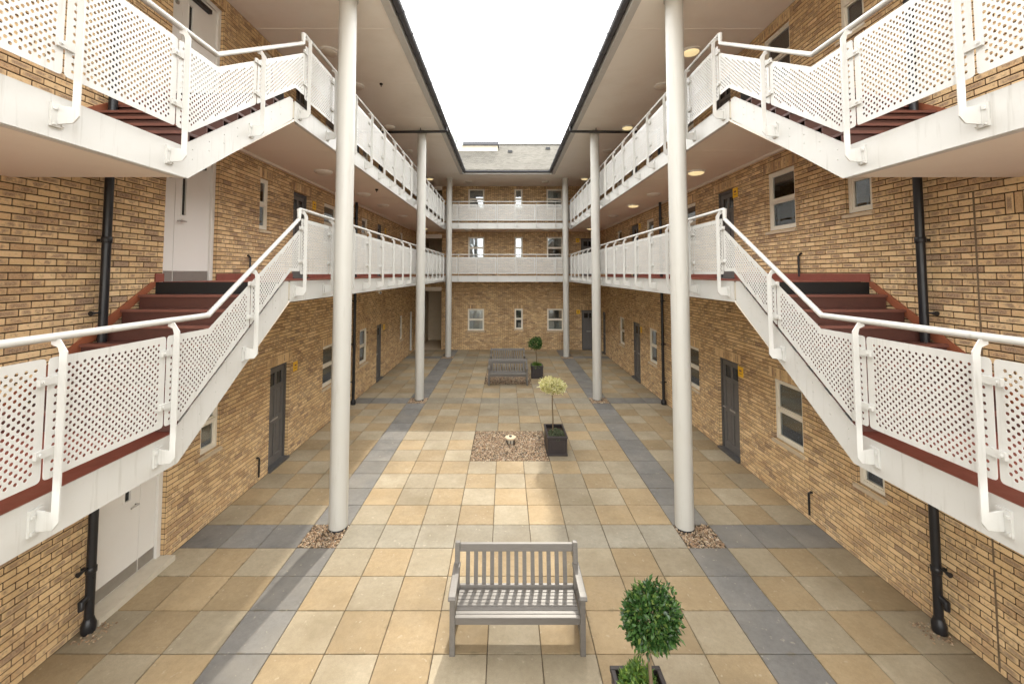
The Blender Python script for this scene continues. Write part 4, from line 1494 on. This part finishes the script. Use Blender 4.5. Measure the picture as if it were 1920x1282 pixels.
def leaves(mat, name, fn, n, ln, wd, seed, out=.7, droop=0.0):
    """fn(r) -> (position, outward normal). folded diamond leaves"""
    r = random.Random(seed)
    v, f = [], []
    for _ in range(n):
        p, nrm = fn(r)
        d = (nrm * out + Vector((r.gauss(0, .6), r.gauss(0, .6), r.gauss(0, .6) - droop))).normalized()
        side = d.cross(Vector((r.gauss(0, 1), r.gauss(0, 1), r.gauss(0, 1)))).normalized()
        up = side.cross(d)
        l, w = ln * r.uniform(.6, 1.25), wd * r.uniform(.7, 1.2)
        k = len(v)
        curl = r.uniform(-.1, .25)
        v += [p, p + d * l * .45 + side * w * .5 + up * w * .2, p + d * l - up * l * curl, p + d * l * .45 - side * w * .5 + up * w * .2, p + d * l * .48 - up * l * curl * .3]
        f += [(k, k + 1, k + 4), (k + 1, k + 2, k + 4), (k + 2, k + 3, k + 4), (k + 3, k, k + 4)]
    me = bpy.data.meshes.new(name)
    me.from_pydata([tuple(p) for p in v], [], f)
    me.materials.append(mat)
    return me

def blob(c, rx, rz, lump=.12, lo=.55, zmin=-1.0, seed=0):
    rr = random.Random(seed)
    bumps = [(Vector((rr.gauss(0, 1), rr.gauss(0, 1), rr.gauss(0, 1))).normalized(), rr.uniform(-lump, lump)) for _ in range(14)]
    def fn(r):
        while True:
            n = Vector((r.gauss(0, 1), r.gauss(0, 1), r.gauss(0, 1))).normalized()
            if n.z > zmin:
                break
        k = 1 + sum(a * max(0, n.dot(b) - .5) * 2 for b, a in bumps)
        t = lo + (1 - lo) * r.random() ** .5
        return Vector(c) + Vector((n.x * rx, n.y * rx, n.z * rz)) * k * t, n
    return fn

def clipped_tree(x, y, z0, zc, rx, rz, mat, n, ln, wd, label, seed, lean=0.0, zmin=-1, branch=False):
    e = empty('clipped_tree', (x, y, z0), label, 'tree', 'standard trees in planters')
    tm = MB()
    top = zc - rz * .4
    tm.tube([(x, y, z0 - .04), (x + .008, y, z0 + (top - z0) * .35), (x - .006 + lean * .5, y + .004, z0 + (top - z0) * .7), (x + lean, y, top)], [.019, .017, .015, .013], 10)
    tr = tm.obj('trunk', M['bark'], e)
    r = random.Random(seed)
    for k in range(9 if branch else 7):
        a = k * 2.4
        b0 = Vector((x + lean, y, top - r.uniform(.02, .12)))
        b1 = Vector((x + lean + math.cos(a) * rx * r.uniform(.5, .85), y + math.sin(a) * rx * r.uniform(.5, .85), zc + r.uniform(-.15, .4) * rz))
        MB().tube([b0, (b0 + b1) / 2 + Vector((0, 0, -.02)), b1], [.008, .006, .003], 6).obj('branch', M['bark'], tr)
    fn = blob((x + lean, y, zc), rx, rz, .30, .40, zmin, seed)
    cr = link('crown', leaves(M[mat], 'crown', fn, n, ln, wd, seed + 1), e)
    # stray shoots that have grown past the clipped outline
    fs = blob((x + lean, y, zc), rx * 1.10, rz * 1.10, .30, .93, zmin, seed)
    tag(link('shoots', leaves(M[mat], 'shoots', fs, n // 14, ln * 1.1, wd * .8, seed + 2, 1.4), cr), kind='stuff')
    return e

def underplant(x, y, z, rx, ry, h, mat, n, ln, wd, label, seed):
    e = empty('bedding_plant', (x, y, z), label, 'plant', 'plants filling the planters')
    def fn(r):
        a, q = r.uniform(0, 6.28), r.random() ** .5
        px, py = math.cos(a) * q, math.sin(a) * q
        hz = h * (1 - q * q * .75) * r.uniform(.35, 1.0) * (1 + .25 * math.sin(5 * a))
        return Vector((x + px * rx, y + py * ry, z + hz)), Vector((px * .7, py * .7, .8))
    link('foliage', leaves(M[mat], 'foliage', fn, n, ln, wd, seed), e)
    st = MB()
    r = random.Random(seed)
    for k in range(14):
        a, q = r.uniform(0, 6.28), r.random() ** .5
        st.tube([(x + math.cos(a) * rx * q * .5, y + math.sin(a) * ry * q * .5, z - .03), (x + math.cos(a) * rx * q, y + math.sin(a) * ry * q, z + h * .7 * (1 - q * .6))], .004, 5)
    st.obj('stems', M['bark'], e)

planter(1.14, 3.82, .48, .84, .44, 'dark planter at the bottom edge, right of the near bench')
clipped_tree(1.165, 3.86, .34, 1.175, .235, .205, 'leaf_bay', 3000, .050, .032, 'dark green clipped ball tree right of the near bench', 21)
underplant(1.10, 3.98, .34, .17, .21, .30, 'leaf_bright', 1700, .058, .022, 'bright green bushy plant at the foot of the near ball tree', 22)
planter(1.10, 10.33, .48, .86, .44, 'dark planter beside the middle pebble bed')
clipped_tree(1.04, 10.35, .34, 1.44, .26, .185, 'leaf_pale', 2600, .055, .032, 'small cream-yellow leaved tree in the planter by the middle pebble bed', 31, 0.0, -.45, True)
underplant(1.12, 10.25, .34, .19, .34, .10, 'leaf_grey', 900, .04, .02, 'low grey-green plant at the foot of the cream-leaved tree', 32)
planter(1.18, 17.35, .49, .60, .50, 'dark planter beside the far benches')
clipped_tree(1.16, 17.35, .40, 1.36, .245, .235, 'leaf_bay', 1500, .06, .032, 'dark green clipped ball tree beside the far benches', 41)
underplant(1.16, 17.3, .40, .22, .26, .20, 'leaf_bright', 700, .06, .025, 'green plant at the foot of the far ball tree', 42)

# small round bubbler standing in the pebbles
e = empty('bollard_light', (.03, 10.68, -.02), 'low round pale cap on a stub in the middle pebble bed', 'bollard')
MB().lathe([(.085, -.02), (.085, .10)], (.03, 10.68, 0), 20).obj('stub', M['stone'], e)
MB().lathe([(.13, .10), (.138, .11), (.138, .135), (.13, .148), (.04, .152)], (.03, 10.68, 0), 28).obj('cap', M['sill'], e)
MB().lathe([(.035, .152), (.035, .175), (.028, .18)], (.03, 10.68, 0), 14).obj('knob', M['pipe'], e)
for k in range(8):
    a = k * math.pi / 4
    MB().box(.03 + math.cos(a) * .105 - .008, .03 + math.cos(a) * .105 + .008, .0, .0995, 10.68 + math.sin(a) * .105 - .008, 10.68 + math.sin(a) * .105 + .008).obj('rib', M['pipe'], e)

for o in bpy.data.objects:
    if '_at' in o.keys():
        del o['_at']
